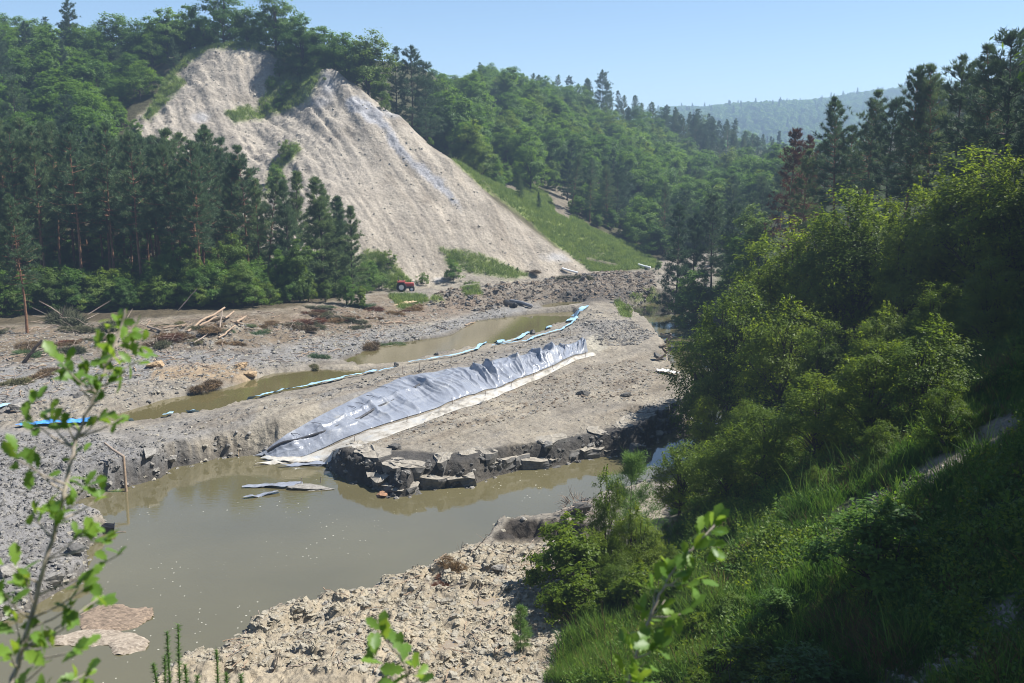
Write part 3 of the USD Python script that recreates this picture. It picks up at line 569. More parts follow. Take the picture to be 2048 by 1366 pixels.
def grow_pine(name, seed, H=18.0, crown=.55, spread=2.6, m='pine_needle', bark='pine_bark', whorls=17, tuft=15, blade=.36, wd=.026, conic=.75, per=11, dead=9, droop=.15):
    r = np.random.default_rng(seed); path = klass(name); tr = MB()
    zz = np.linspace(0, H, 12); bend = r.normal(0, .022 * H, 2); ph = r.uniform(0, 6)
    axis = lambda z: np.stack([bend[0] * (z / H) ** 2 + .06 * np.sin(z * .5 + ph), bend[1] * (z / H) ** 2 + .05 * np.cos(z * .6 + ph), z], -1)
    p = axis(zz); p[0, 2] -= .3; tr.tube(p, np.interp(zz, [0, H * .1, H], [.0125 * H, .0095 * H, .0012 * H]), 8)
    P, D = [], []
    for w in range(whorls):
        t = (w + r.uniform(-.3, .3)) / (whorls - 1); t = min(max(t, 0), 1)
        z = H * (1 - crown) + H * crown * t * .985
        L0 = spread * ((1 - t) ** conic) * (.55 + .45 * min(1, t / .22)) + .25
        nb = r.integers(4, 7); a0 = r.uniform(0, 6.28)
        for b in range(nb):
            if r.random() < .14: continue
            az = a0 + b * 6.283 / nb + r.normal(0, .3); L = L0 * r.uniform(.6, 1.18); up = .18 + .75 * t - droop * (1 - t) + r.normal(0, .12)
            o = axis(np.array(z)); dirv = np.array([math.cos(az), math.sin(az), up]); dirv /= np.linalg.norm(dirv)
            q = np.array([o, o + dirv * L * .5 + [0, 0, -.04 * L], o + dirv * L + [0, 0, .05 * L]]); tr.tube(q, [.0032 * H * (.5 + .5 * (1 - t)), .0022 * H, .0007 * H], 4, cap=False)
            for k in range(max(4, int(per * (L / spread) + 3))):
                s = r.uniform(.28, 1.02); c = o + dirv * L * s + np.array([0, 0, -.04 * L * math.sin(s * 3.1) + .05 * L * s]) + r.normal(0, .13 * L * (.35 + .65 * s) * .8, 3) * [1, 1, .5]
                dd = unit(dirv * .8 + r.normal(size=(tuft, 3)) * .75 + [0, 0, .5]); P.append(c + dd * .05 + r.normal(0, .07, (tuft, 3))); D.append(dd)
    top = axis(np.array(H * .985)); dd = unit(r.normal(size=(tuft * 3, 3)) * .5 + [0, 0, 1.0]); P.append(np.repeat(top[None], len(dd), 0) + r.normal(0, .06, (len(dd), 3)) - [0, 0, .1]); D.append(dd)
    for k in range(dead):
        z = H * (1 - crown) * r.uniform(.35, 1.02); az = r.uniform(0, 6.28); o = axis(np.array(z)); L = r.uniform(.5, 1.7)
        tr.tube(np.array([o, o + [math.cos(az) * L * .6, math.sin(az) * L * .6, -.05], o + [math.cos(az) * L, math.sin(az) * L, r.uniform(-.4, .2)]]), [.028, .018, .006], 4, cap=False)
    P, D = np.vstack(P), np.vstack(D); n = len(P)
    V, F = blades(P, D, blade * r.uniform(.6, 1.25, n), wd * r.uniform(.7, 1.3, n), r)
    put(path + '/crown', V, F, m); tr.put(path + '/trunk', bark, True)
    return H
NOM = {}
for k in range(5): NOM[f'broad_{k}'] = grow_broadleaf(f'broad_{k}', 100 + k, 10, [3.4, 3.8, 4.2, 3.1, 3.7][k], 130, 62, .34, base=.06)
for k in range(2): NOM[f'pale_{k}'] = grow_broadleaf(f'pale_{k}', 120 + k, 10, [3.0, 3.5][k], 125, 60, .32, m='pale_leaf', base=.06)
for k in range(3): NOM[f'shrub_{k}'] = grow_broadleaf(f'shrub_{k}', 130 + k, 3, [1.5, 1.8, 1.3][k], 60, 70, .14, m=['broad_leaf', 'pale_leaf', 'near_leaf'][k], base=.05, multi=4, whips=14)
for k in range(4): NOM[f'near_{k}'] = grow_broadleaf(f'near_{k}', 140 + k, 10, [3.0, 3.4, 2.8, 3.3][k], 185, 62, .21, m='near_leaf', airy=1.2, base=.03, lobes=12, multi=3, whips=60)
for k in range(4): NOM[f'pine_{k}'] = grow_pine(f'pine_{k}', 200 + k, 18, [.58, .64, .7, .55][k], [3.1, 3.4, 3.2, 2.9][k], whorls=[17, 19, 20, 16][k], conic=.6, tuft=17, blade=.42, wd=.034, per=11)
for k in range(3): NOM[f'dark_{k}'] = grow_pine(f'dark_{k}', 220 + k, 14, [.88, .92, .84][k], [3.2, 2.9, 3.4][k], m='dark_needle', bark='dark_bark', whorls=[19, 21, 18][k], conic=[.5, .7, .45][k], tuft=16, blade=.38, wd=.034, per=11, dead=4)
for k in range(2): NOM[f'bushy_{k}'] = grow_pine(f'bushy_{k}', 240 + k, 12, .96, [2.7, 2.5][k], m='pine_needle', bark='dark_bark', whorls=24, conic=.8, tuft=17, blade=.36, wd=.032, per=12, dead=0)
NOM['rusty_0'] = grow_pine('rusty_0', 250, 16, .75, 3.0, m='rusty_needle', whorls=18, tuft=13, per=11, wd=.034, conic=.6)
NOM['sapling_0'] = grow_pine('sapling_0', 260, 3.5, .95, .95, m='young_needle', bark='dark_bark', whorls=9, tuft=40, blade=.15, wd=.008, conic=.7, per=10, dead=0, droop=-.3)

COUNT = {}
def plant(kind, x, y, h, name, label, cat, group=None, wide=1.0, sink=0.0, lean=0.0):
    z = float(ground_z(np.array([x]), np.array([y]))[0]) - sink
    s = h / NOM[kind]; ws = s * wide
    return copy_of(PROTO[kind], name, label, cat, (x, y, z), float(rng.uniform(0, 360)), (ws, ws, s), group, (lean * rng.normal(), lean * rng.normal()))
def top_at(px, py, Y):
    p = at_y(px, py, Y); return p[0], Y, p[2] - float(ground_z(np.array([p[0]]), np.array([Y]))[0])
# ------------------------------------------------------------------ trees one can name: crown top in the photograph, distance north
HERO = [
 # left grove
 ('pine_1',30,392,97,1.05,'pine_tree','pine standing apart on the mud at the left edge, low branches reaching down','pine'),
 ('pine_0',205,250,119,.9,'pine_tree','tall pine with a bare thin trunk leaning left at the left grove front','pine'),
 ('pine_3',262,268,116,1.0,'pine_tree','tall pine with a bent orange trunk in front of the left grove','pine'),
 ('pine_0',330,262,121,1.05,'pine_tree','pine in the left grove with forked bare limbs below its crown','pine'),
 ('pine_3',388,330,113,.9,'pine_tree','pine with a pale straight trunk rising out of the leafy saplings','pine'),
 ('pine_1',422,255,126,1.0,'pine_tree','highest pine of the left grove, its tip against the bare slope','pine'),
 ('pine_2',487,293,122,1.0,'pine_tree','dense pine with a leaning trunk near the right end of the left grove','pine'),
 ('bushy_0',590,348,127,1.15,'pine_tree','full dark pine in front of the bare slope, second from the grove end','pine'),
 ('bushy_1',640,358,124,1.2,'pine_tree','pointed pine before the bare slope near the end of the grove','pine'),
 ('bushy_0',700,415,126,1.0,'pine_tree','smaller pine at the right end of the left grove','pine'),
 ('bushy_1',668,395,128,1.1,'pine_tree','pine squeezed between the pointed pine and the last small pine','pine'),
 # along the top of the landslide
 ('dark_0',135,2,207,1.1,'pine_tree','dark flat-topped conifer rising above the broadleaf wood at top left','pine'),
 ('broad_1',235,26,206,1.1,'broadleaf_tree','rounded broadleaf tree on the skyline left of the landslide','tree'),
 ('broad_0',330,14,199,1.0,'broadleaf_tree','dense tree at the upper left rim of the bare slope','tree'),
 ('broad_3',375,10,201,.9,'broadleaf_tree','tall tree beside the rim where the skyline dips','tree'),
 ('broad_2',440,-40,196,.95,'broadleaf_tree','tallest tree above the landslide, cut by the top of the view','tree'),
 ('broad_3',492,18,197,1.0,'broadleaf_tree','thin-topped tree between the two tall ones above the landslide','tree'),
 ('broad_4',548,-22,194,.9,'broadleaf_tree','second tall tree above the scarp, right of the thin-topped one','tree'),
 ('broad_0',600,28,190,1.0,'broadleaf_tree','round tree directly above the grassy gully','tree'),
 ('broad_2',645,48,189,1.0,'broadleaf_tree','broad tree above the pointed spur of the landslide','tree'),
 ('broad_1',690,62,187,1.0,'broadleaf_tree','bright tree on the ridge just right of the spur','tree'),
 ('pale_1',735,60,186,1.05,'broadleaf_tree','yellow-green tree ending the row on the landslide ridge','tree'),
 ('pale_0',762,150,184,1.0,'broadleaf_tree','small light green tree at the ridge edge beside the conifers','tree'),
 ('bushy_0',345,75,189,1.2,'pine_tree','small conifer beside the upper left scar edge','pine'),
 ('bushy_1',600,150,186,1.2,'pine_tree','small conifer in the grassy gully between both scars','pine'),
 ('dark_1',790,95,192,1.1,'pine_tree','slim dark conifer, leftmost of the cluster behind the ridge','pine'),
 ('dark_0',822,95,190,1.2,'pine_tree','broad dark conifer in the middle of the cluster behind the ridge','pine'),
 ('dark_2',850,130,193,1.1,'pine_tree','dark conifer at the right of the cluster behind the ridge','pine'),
 ('pale_0',942,238,196,.9,'broadleaf_tree','sunlit yellow-green tree standing behind the grassy strip','tree'),
 ('broad_3',905,175,204,.9,'broadleaf_tree','bright tall tree left of the sunlit yellow-green one','tree'),
 ('broad_1',1060,290,205,.95,'broadleaf_tree','pointed broadleaf tree above the small eroded bank','tree'),
 ('broad_0',1010,325,200,.9,'broadleaf_tree','rounded tree low on the slope beside the grassy strip','tree'),
 ('bushy_0',1040,350,180,1.0,'pine_tree','young pine standing alone on the grassy strip','pine'),
 ('bushy_1',1078,385,181,1.0,'pine_tree','small pine on the grassy strip above the eroded bank','pine'),
 ('broad_2',1155,262,232,1.0,'broadleaf_tree','sunlit wide tree in the fold of the middle hill','tree'),
 ('broad_4',1200,270,236,1.0,'broadleaf_tree','sunlit tree right of the wide one in the fold of the hill','tree'),
 ('dark_0',1205,142,318,1.1,'pine_tree','dark conifer on the skyline where the middle hill ends','pine'),
 # valley mouth
 ('dark_1',1358,410,127,1.0,'pine_tree','narrow black-green conifer at the water, leftmost at the valley mouth','pine'),
 ('dark_0',1392,432,131,1.05,'pine_tree','dark conifer just behind the narrow one at the valley mouth','pine'),
 ('dark_2',1428,392,132,1.05,'pine_tree','tall dark conifer above the shaded pool','pine'),
 ('dark_0',1470,405,128,1.1,'pine_tree','wide dark conifer right of the tall one above the pool','pine'),
 ('broad_0',1395,540,118,1.0,'broadleaf_tree','leafy tree overhanging the shaded far pool','tree'),
 ('broad_3',1490,470,112,1.0,'broadleaf_tree','blue-green broadleaf tree between conifers and the sunlit thicket','tree'),
 ('pale_1',1512,410,118,.9,'broadleaf_tree','light green tree top in front of the dark valley conifers','tree'),
 # right ridge
 ('rusty_0',1588,262,112,.95,'pine_tree','dying pine with rust-brown needles on the right ridge','pine'),
 ('rusty_0',1622,275,116,.8,'pine_tree','second rusty pine, just right of and behind the dying one','pine'),
 ('pine_2',1612,300,108,1.0,'pine_tree','green pine in front of both rusty ones','pine'),
 ('pine_1',1682,198,105,1.0,'pine_tree','pine with an open top, first green one right of the rusty pines','pine'),
 ('pine_2',1745,183,101,1.05,'pine_tree','pine on the right ridge between the open-topped one and the red-trunked one','pine'),
 ('pine_0',1708,255,104,1.0,'pine_tree','lower pine between the open-topped one and its neighbour','pine'),
 ('pine_1',1832,138,93,1.0,'pine_tree','pine with its reddish trunk in view on the right ridge','pine'),
 ('dark_2',1785,205,97,1.1,'pine_tree','dark pine filling the gap left of the red-trunked pine','pine'),
 ('pine_2',1876,130,91,1.05,'pine_tree','pine top just right of the red-trunked pine','pine'),
 ('dark_0',1925,118,86,1.1,'pine_tree','dense dark pine on the upper right skyline','pine'),
 ('pine_1',1958,165,84,1.0,'pine_tree','lower pine top in the notch of the upper right skyline','pine'),
 ('pine_2',1992,92,80,1.05,'pine_tree','pine with a spiky top near the right edge','pine'),
 ('dark_2',2030,70,76,1.15,'pine_tree','highest pine of the right ridge at the right edge','pine'),
 # sunlit thicket on the right bank
 ('near_0',1470,562,66,1.0,'broadleaf_tree','light green tree at the left front of the right bank thicket','tree'),
 ('near_1',1418,640,70,.9,'broadleaf_tree','slim tree of the thicket leaning over the rapids','tree'),
 ('near_2',1535,478,72,1.0,'broadleaf_tree','thicket tree with a sunny pointed crown before the dark conifers','tree'),
 ('near_3',1615,420,69,1.0,'broadleaf_tree','tall sunny tree in the middle of the thicket','tree'),
 ('near_0',1700,372,66,1.0,'broadleaf_tree','thicket tree with upright whip-like shoots at the top','tree'),
 ('near_1',1742,395,64,1.0,'broadleaf_tree','thicket tree whose dark forked limbs show through the leaves','tree'),
 ('near_2',1830,372,60,1.0,'broadleaf_tree','tree right of the forked one, half in shade','tree'),
 ('near_3',1895,345,58,1.05,'broadleaf_tree','tall broad tree at the shaded right of the thicket','tree'),
 ('near_0',1975,290,55,1.1,'broadleaf_tree','tallest leafy tree near the right edge, yellow-green on top','tree'),
 ('near_2',2050,310,52,1.1,'broadleaf_tree','leafy tree cut by the right edge','tree'),
 ('near_1',1560,600,58,1.1,'broadleaf_tree','lower shaded tree in the heart of the thicket','tree'),
 ('near_3',1420,790,58,1.0,'broadleaf_tree','low bushy tree with branches hanging over the river bend','tree'),
 ('near_0',1490,800,53,1.1,'broadleaf_tree','dark low tree at the foot of the thicket','tree'),
 ('near_2',1650,640,54,1.15,'broadleaf_tree','shaded tree behind the low one in the thicket foot','tree'),
 ('near_1',1760,610,51,1.1,'broadleaf_tree','shaded tree below the forked one','tree'),
 ('near_3',1880,560,48,1.1,'broadleaf_tree','dark tree on the slope above the grass at right','tree'),
 ('near_0',1395,905,52,1.0,'bush','dark bush dipping its leaves to the river bend','bush'),
 ('near_2',1990,520,45,1.1,'broadleaf_tree','dark tree at the right edge above the grassy slope','tree'),
]
taken = []
for kind, px, py, Y, wide, name, label, cat in HERO:
    x, y, h = top_at(px, py, Y)
    plant(kind, x, y, max(h, 1.5), name, label, cat, None, wide * (1.0 if h < 1.25 * NOM[kind] else .85) * (1.12 if kind[:4] in ('broa', 'pale') else 1)); taken.append((x, y))
taken = np.array(taken)
HERO2 = [(300,30,'broad_0'),(265,40,'broad_4'),(352,35,'broad_2'),(405,30,'broad_1'),(425,45,'broad_3'),(468,40,'broad_0'),(515,45,'broad_2'),(530,25,'broad_1'),(572,35,'broad_4'),(620,55,'broad_3'),(668,75,'broad_0'),(712,85,'broad_1'),(395,60,'shrub_0'),(452,62,'shrub_1'),(500,66,'shrub_0'),(672,105,'shrub_1'),(705,120,'shrub_0'),(748,130,'broad_3')]
for i, (px, py, k) in enumerate(HERO2):
    x, y, h = top_at(px, py, float(np.interp(px, [260, 430, 560, 760], [204, 201, 196, 189]) + (i % 3) * 2.5)); plant(k, x, y, max(h, 2.0), 'broadleaf_tree', 'tree of the dense row along the top edge of the landslide, behind the taller ones', 'tree', 'row of trees on top of the landslide', 1.15)

# ------------------------------------------------------------------ the woods: spread over each hillside, only trees the view can show
class Cover:                                                    # coarse picture of what nearer trees already hide
    def __init__(s): s.a = np.zeros((171, 256), bool)
    def add(s, x, y, z, h, w):
        px, py, zc = project(np.array([[x, y, z], [x, y, z + h]])); k = FPX * w / zc[0]
        c0, c1, r0, r1 = (px[0] - k) / 8, (px[0] + k) / 8, py[1] / 8, py[0] / 8
        c0, c1, r0, r1 = (int(np.clip(v, 0, m)) for v, m in ((c0, 256), (c1 + 1, 256), (r0, 171), (r1 + 1, 171)))
        if c1 <= c0 or r1 <= r0: return 0.0
        b = s.a[r0:r1, c0:c1]; free = (~b).sum() / b.size
        s.a[r0 + (r1 - r0) // 6:r1, c0 + (c1 - c0) // 5:max(c0 + 1, c1 - (c1 - c0) // 5)] = True
        return free
cover = Cover()
for (kind, px, py, Y, wide, *_), (x, y) in sorted(zip(HERO, taken), key=lambda t: t[1][1]):
    cover.add(x, y, float(ground_z(np.array([x]), np.array([y]))[0]), top_at(px, py, Y)[2], 1.8)
wr = np.random.default_rng(42)
def scatter(x0, x1, y0, y1, step):
    gx, gy = np.meshgrid(np.arange(x0, x1, step), np.arange(y0, y1, step)); x = (gx + wr.uniform(-.42, .42, gx.shape) * step).ravel(); y = (gy + wr.uniform(-.42, .42, gx.shape) * step).ravel()
    ok = (field('ground', x, y) < (.25 if y1 > 141 or x0 > 0 else 2)) & (field('face', x, y) < .12) & (field('grass', x, y) < .3)
    return x[ok], y[ok]
STANDS = []   # x, y, kind, height, wide, name, label, cat, group
def stand(xs, ys, pick, stuff_label=None):
    for x, y in zip(xs, ys):
        if len(taken) and np.hypot(taken[:, 0] - x, taken[:, 1] - y).min() < 2.2: continue
        k = pick(x, y)
        if k: STANDS.append((x, y, *k))
def pxof(x, y): 
    p = project(np.array([x, y, float(ground_z(np.array([x]), np.array([y]))[0])])); return float(p[0]), float(p[1])
def left_grove(x, y):
    a, b = pxof(x, y)
    if a > 735 or a < -60 or b < 470 or b > np.interp(a, [-60, 150, 420, 735], [650, 645, 622, 590]): return None
    lim = np.interp(a, [-50, 100, 250, 420, 500, 560, 640, 735], [235, 240, 262, 262, 305, 345, 375, 440]) + wr.uniform(0, 45)
    h = top_at(a, lim, y)[2]
    if h < 5: return None
    k = 'pine_%d' % wr.integers(4) if a < 540 else 'bushy_%d' % wr.integers(2)
    return k, min(h, 20.5), wr.uniform(.85, 1.1), 'pine_tree', 'pine in the left grove on the flat, crown merging with its neighbours', 'pine', 'pines of the left grove'
x, y = scatter(-105, -18, 117.5, 142, 4.1); stand(x, y, left_grove)
def left_hill(x, y):
    a, b = pxof(x, y)
    if a > 420 or b > 420 or a < -120: return None
    lim = np.interp(a, [-100, 0, 100, 180, 250, 330, 420], [10, 12, 35, 48, 38, 30, 10])
    h = min(wr.uniform(7.5, 12), top_at(a, lim + wr.uniform(0, 25), y)[2]) if b < 300 else wr.uniform(8, 12.5)
    if a > 225: h = min(h, wr.uniform(4.5, 7))
    if h < 3: return None
    if wr.random() < .17: return 'dark_%d' % wr.integers(3), h * 1.15, 1.0, 'pine_tree', 'dark conifer among the broadleaf trees of the left hill', 'pine', 'conifers on the left hill'
    return 'broad_%d' % wr.integers(5), h, wr.uniform(.9, 1.15), 'broadleaf_tree', 'green broadleaf tree on the steep wooded hill left of the landslide', 'tree', 'broadleaf trees on the left hill'
x, y = scatter(-150, -40, 141, 232, 5.6); stand(x, y, left_hill)
def mid_hill(x, y):
    a, b = pxof(x, y)
    if a < 770 or a > 1600: return None
    lim = np.interp(a, [770, 860, 920, 985, 1050, 1110, 1170, 1210, 1250, 1300, 1340, 1380, 1450, 1500, 1545, 1600], [200, 135, 150, 118, 135, 140, 160, 148, 190, 208, 215, 205, 225, 262, 280, 300])
    h = min(wr.uniform(8, 12), top_at(a, lim + wr.uniform(0, 30), y)[2])
    if h < 2.5: return None
    con = meshkit.noise(np.array([x * .025, y * .025, 3.3])) + (.16 if 1110 < a < 1260 else -.12 if a < 1290 else .02) + (.1 if b > 420 else 0)
    if con > .56: return ('dark_%d' % wr.integers(3) if wr.random() < .45 else 'pine_%d' % wr.integers(1, 3)), h * 1.12, wr.uniform(.95, 1.2), 'pine_tree', 'dark conifer of the mixed wood on the middle hill', 'pine', 'conifers on the middle hill'
    return ('pale_%d' % wr.integers(2) if wr.random() < .15 else 'broad_%d' % wr.integers(5)), h, wr.uniform(.9, 1.2), 'broadleaf_tree', 'broadleaf tree of the mixed wood on the middle hill', 'tree', 'broadleaf trees on the middle hill'
x, y = scatter(-45, 150, 176, 460, 6.2); stand(x, y, mid_hill)
def right_hill(x, y):
    d = x - toe_x(y)
    a, b = pxof(x, y) if y > 10 else (3000, 0)
    if y < 150 and (d < 14 or y < 54 or (y < 70 and a < 2080) or (50 < y < 112 and d < 24) or d > 75): return None
    if y > 150 and d < 6: return None
    h = wr.uniform(12, 16.5) if y < 125 else wr.uniform(9, 13)
    if a < 2100:
        lim = np.interp(a, [1400, 1480, 1560, 1620, 1680, 1720, 1780, 1830, 1880, 1930, 1990, 2030, 2100], [440, 400, 300, 290, 225, 235, 220, 165, 165, 140, 120, 95, 90]) + wr.uniform(0, 40)
        h = min(h, top_at(a, lim, y)[2])
    if h < 4: return None
    k = 'pine_%d' % wr.integers(4) if wr.random() < .6 else 'dark_%d' % wr.integers(3)
    return k, h, wr.uniform(.95, 1.2), 'pine_tree', 'dark pine in the shaded stand on the right ridge', 'pine', 'pines on the right ridge'
x, y = scatter(2, 100, -14, 175, 6.2); stand(x, y, right_hill)
STANDS.sort(key=lambda s: math.hypot(s[0], s[1]))
crowd = []; n_ind = {}
for x, y, kind, h, wide, name, label, cat, group in STANDS:
    z = float(ground_z(np.array([x]), np.array([y]))[0])
    a, b = (project(np.array([x, y, z + h * .7]))[0], 0) if y > 5 else (9999, 0)
    infr = y > 5 and -60 < a < 2110
    free = cover.add(x, y, z, h, .16 * h) if infr else 0
    if infr and free < .06: continue
    if not infr and not (x > 0 and 0 < y < 95 and x < 62): continue
    if (infr and n_ind.get(cat, 0) >= 215): crowd.append((x, y, z, kind, h, wide)); continue
    if infr: n_ind[cat] = n_ind.get(cat, 0) + 1
    plant(kind, x, y, h, name, label, cat, group, wide, lean=2.2 if cat == 'pine' else 1.0)
print('individual trees', n_ind, 'crowd', len(crowd), 'stands', len(STANDS))

def instancer(name, protos, pos, pick, scale, rz, kind='stuff', label=None, tilt=None):
    pi = UsdGeom.PointInstancer.Define(stage, '/World/' + name)
    for k, (V, F, m) in enumerate(protos):
        put(f'/World/{name}/proto_{k}' if False else f'/World/{name}/piece_{k}', V, F, m)
        pi.CreatePrototypesRel().AddTarget(f'/World/{name}/piece_{k}')
    pi.CreatePositionsAttr(Vt.Vec3fArray.FromNumpy(np.asarray(pos, np.float32)))
    pi.CreateProtoIndicesAttr(Vt.IntArray.FromNumpy(np.asarray(pick, np.int32)))
    s = np.asarray(scale, np.float32); s = np.repeat(s[:, None], 3, 1) if s.ndim == 1 else s
    pi.CreateScalesAttr(Vt.Vec3fArray.FromNumpy(np.ascontiguousarray(s)))
    h = np.radians(np.asarray(rz)) / 2; q = np.zeros((len(h), 4), np.float16)
    q[:, 0], q[:, 3] = np.cos(h), np.sin(h)
    if tilt is not None:                                        # random tumbling
        u = np.random.default_rng(len(h)).normal(size=(len(h), 4)); u /= np.linalg.norm(u, axis=1, keepdims=True); q = (u if tilt else q).astype(np.float16)
    pi.CreateOrientationsAttr(Vt.QuathArray([Gf.Quath(float(a), float(b), float(c), float(d)) for a, b, c, d in q]))
    tag(pi, label, None, None, kind); return pi
# what is left of the woods: too far off to be told apart
kinds = sorted({c[3] for c in crowd})
if crowd:
    def mesh_of(k):
        g = UsdGeom.Mesh(stage.GetPrimAtPath(str(PROTO[k]) + '/crown')); return np.array(g.GetPointsAttr().Get()), np.array(g.GetFaceVertexIndicesAttr().Get()).reshape(-1, 3), ('dark_needle' if k[0] == 'd' else 'pine_needle' if k[:4] == 'pine' else 'pale_leaf' if k[:4] == 'pale' else 'broad_leaf')
    x, y, z, kd, h, wd = zip(*crowd)
    s = np.array([[hh / NOM[k] * w, hh / NOM[k] * w, hh / NOM[k]] for k, hh, w in zip(kd, h, wd)])
    instancer('distant_wood', [mesh_of(k) for k in kinds], np.array([x, y, z]).T, [kinds.index(k) for k in kd], s, wr.uniform(0, 360, len(s)), label='woodland behind the nearer trees of the middle hill')
# forest on the mountain at the end of the valley
far_p = []
for k in range(4):
    r = np.random.default_rng(300 + k); n = 150; d = unit(r.normal(size=(n, 3)) + [0, 0, .5])
    prof = d * [1, 1, 1.1] * r.uniform(.75, 1.05, (n, 1)) * [4.6, 4.6, 4.6] + [0, 0, 5.0]
    if k == 3: t = r.uniform(0, 1, n) ** .7; g = r.uniform(0, 6.28, n); prof = np.stack([np.cos(g) * 2.6 * (1 - t), np.sin(g) * 2.6 * (1 - t), 2 + 13 * t], 1)
    V, F = leaves(prof, d + r.normal(size=(n, 3)) * .3, 2.4 if k < 3 else 1.5, r); far_p.append((V, F, 'broad_leaf' if k < 3 else 'dark_needle'))
ang = wr.uniform(math.radians(-3), math.radians(32), 16000); rad = np.sqrt(wr.uniform(500 ** 2, 1750 ** 2, 16000)); fx, fy = rad * np.sin(ang), rad * np.cos(ang); fz = ground_z(fx, fy)
instancer('distant_forest', far_p, np.stack([fx, fy, fz], 1), wr.choice(4, len(fx), p=[.36, .33, .28, .03]), wr.uniform(.75, 1.25, len(fx)), wr.uniform(0, 360, len(fx)), label='forest covering the hazy mountain at the valley end')
# ------------------------------------------------------------------ clods, blocks and stones
def lump(seed, sub=2, rough=.35, flat=.8, block=0.0):
    r = np.random.default_rng(seed); m = trimesh.creation.icosphere(sub, 1.0); v = np.array(m.vertices)
    if block: v = np.sign(v) * np.abs(v) ** (1 - block); v /= np.abs(v).max()
    n = meshkit.fbm(v * 1.6 + seed * 3.1, 3, seed)[:, None]; v = v * (1 + rough * (n - .5) * 3.2)
    for k in range(9):                                          # flat broken faces
        d = unit(r.normal(size=3)); lim = r.uniform(.42, .75); e = v @ d - lim; v -= np.maximum(e, 0)[:, None] * d * .92
    v = v * (1 + .16 * r.normal(size=(len(v), 1)) * (sub < 3)) * [1.15, r.uniform(.65, 1), flat * r.uniform(.6, 1)]
    return v, np.array(m.faces)
for nm, c in (('shaded_slab', (.125, .12, .112)), ('clod_rust', (.24, .14, .085)), ('clod_near', (.29, .255, .192)), ('clod_pale', (0.281, 0.255, 0.205)), ('clod_grey', (0.22, 0.207, 0.186)), ('clod_dark', (.10, .096, .09)), ('clod_brown', (0.179, 0.144, 0.11)), ('clod_sand', (0.327, 0.236, 0.144))):
    plain(nm, c, .93, .3, 5.0, spec=.12, bump=.05)
def rubble(name, pos, mats, smin, smax, label, pw=2.2, r=np.random.default_rng(5), seedbase=0, flat=.8):
    protos = [(*lump(900 + seedbase + k, 2 if k % 2 else 1, .5, flat), mats[k % len(mats)]) for k in range(6)]
    pos = np.asarray(pos); s = .55 * (smin + (smax - smin) * r.uniform(0, 1, len(pos)) ** (pw * 1.25))
    pos = pos + np.c_[np.zeros((len(pos), 2)), s * r.uniform(-.45, .1, len(pos))]
    instancer(name, protos, pos, r.integers(0, 6, len(pos)), s, r.uniform(0, 360, len(pos)), label=label)
cr = np.random.default_rng(77)
def spread(poly, n, yl=(20, 400), ok=None):
    """points on the ground inside a stretch outlined in the photograph"""
    P = np.array([on_ground(a, b, yl[0], yl[1])[:2] for a, b in poly]); g = shapely.Polygon(P).buffer(0); x0, y0, x1, y1 = g.bounds; out = np.zeros((0, 2))
    while len(out) < n:
        q = cr.uniform((x0, y0), (x1, y1), (n * 3, 2)); q = q[shapely.contains_xy(g, q[:, 0], q[:, 1])]; out = np.vstack([out, q])
    out = out[:n]; z = ground_z(out[:, 0], out[:, 1]); P3 = np.c_[out, z]
    return P3 if ok is None else P3[ok(P3)]
dry = lambda P: P[:, 2] > .02
NEARB = [(290,1366),(430,1290),(520,1222),(700,1186),(760,1155),(960,1090),(1180,1085),(1270,1150),(1200,1290),(1110,1366)]
rubble('clods_on_near_bank', spread(NEARB, 16000, ok=dry), ['clod_near', 'clod_near', 'clod_pale'], .03, .42, 'pale broken clods covering the near spoil bank', 2.6)
LEFTB = [(0,870),(200,870),(330,905),(330,950),(200,985),(140,1015),(215,1060),(178,1150),(110,1190),(0,1250)]
rubble('clods_on_left_bank', spread(LEFTB, 8000, ok=dry), ['clod_grey', 'clod_grey', 'clod_dark'], .04, .34, 'grey clods scattered over the left bank', 2.6, seedbase=10)
FLAT = [(0,665),(300,668),(640,655),(870,650),(1010,612),(1010,640),(690,720),(540,742),(330,798),(190,840),(0,850)]
rubble('clods_on_far_flat', spread(FLAT, 11000, ok=lambda P: P[:, 2] > 1.05), ['clod_grey', 'clod_pale', 'clod_dark'], .06, .42, 'grey clods on the flat beyond the ditch', 2.6, seedbase=20)
PLAT = [(560,905),(700,885),(900,820),(1180,712),(1300,690),(1350,760),(1260,850),(1050,885),(900,900),(700,890)]
rubble('clods_on_platform', spread(PLAT, 2600, ok=dry), ['clod_pale', 'clod_grey', 'clod_pale'], .03, .26, 'small clods on the flat earth platform', 3.2, seedbase=30)
rubble('clods_on_churned_band', spread([(960,800),(1080,760),(1260,720),(1330,745),(1290,800),(1150,808),(1000,850),(880,862),(740,890),(800,865)], 4200, ok=dry), ['clod_pale', 'clod_brown', 'clod_grey'], .05, .34, 'churned earth lumps along the middle of the platform', 2.2, seedbase=35)
HEAP = [(860,610),(880,585),(1000,565),(1130,555),(1310,545),(1310,585),(1230,600),(1090,600),(960,625)]
rubble('spoil_heap_clods', spread(HEAP, 5200, ok=lambda P: P[:, 2] > .9), ['clod_brown', 'clod_brown', 'clod_dark'], .12, .85, 'dark brown spoil heaped across the valley', 2.4, seedbase=40)
BRN = [(560,650),(700,610),(790,600),(940,605),(840,690),(690,715),(600,690)]
rubble('clods_before_tractor', spread(BRN, 3000, ok=lambda P: P[:, 2] > 1.05), ['clod_brown', 'clod_grey', 'clod_pale'], .08, .5, 'brown and grey lumps on the ground in front of the tractor', 2.6, seedbase=50)
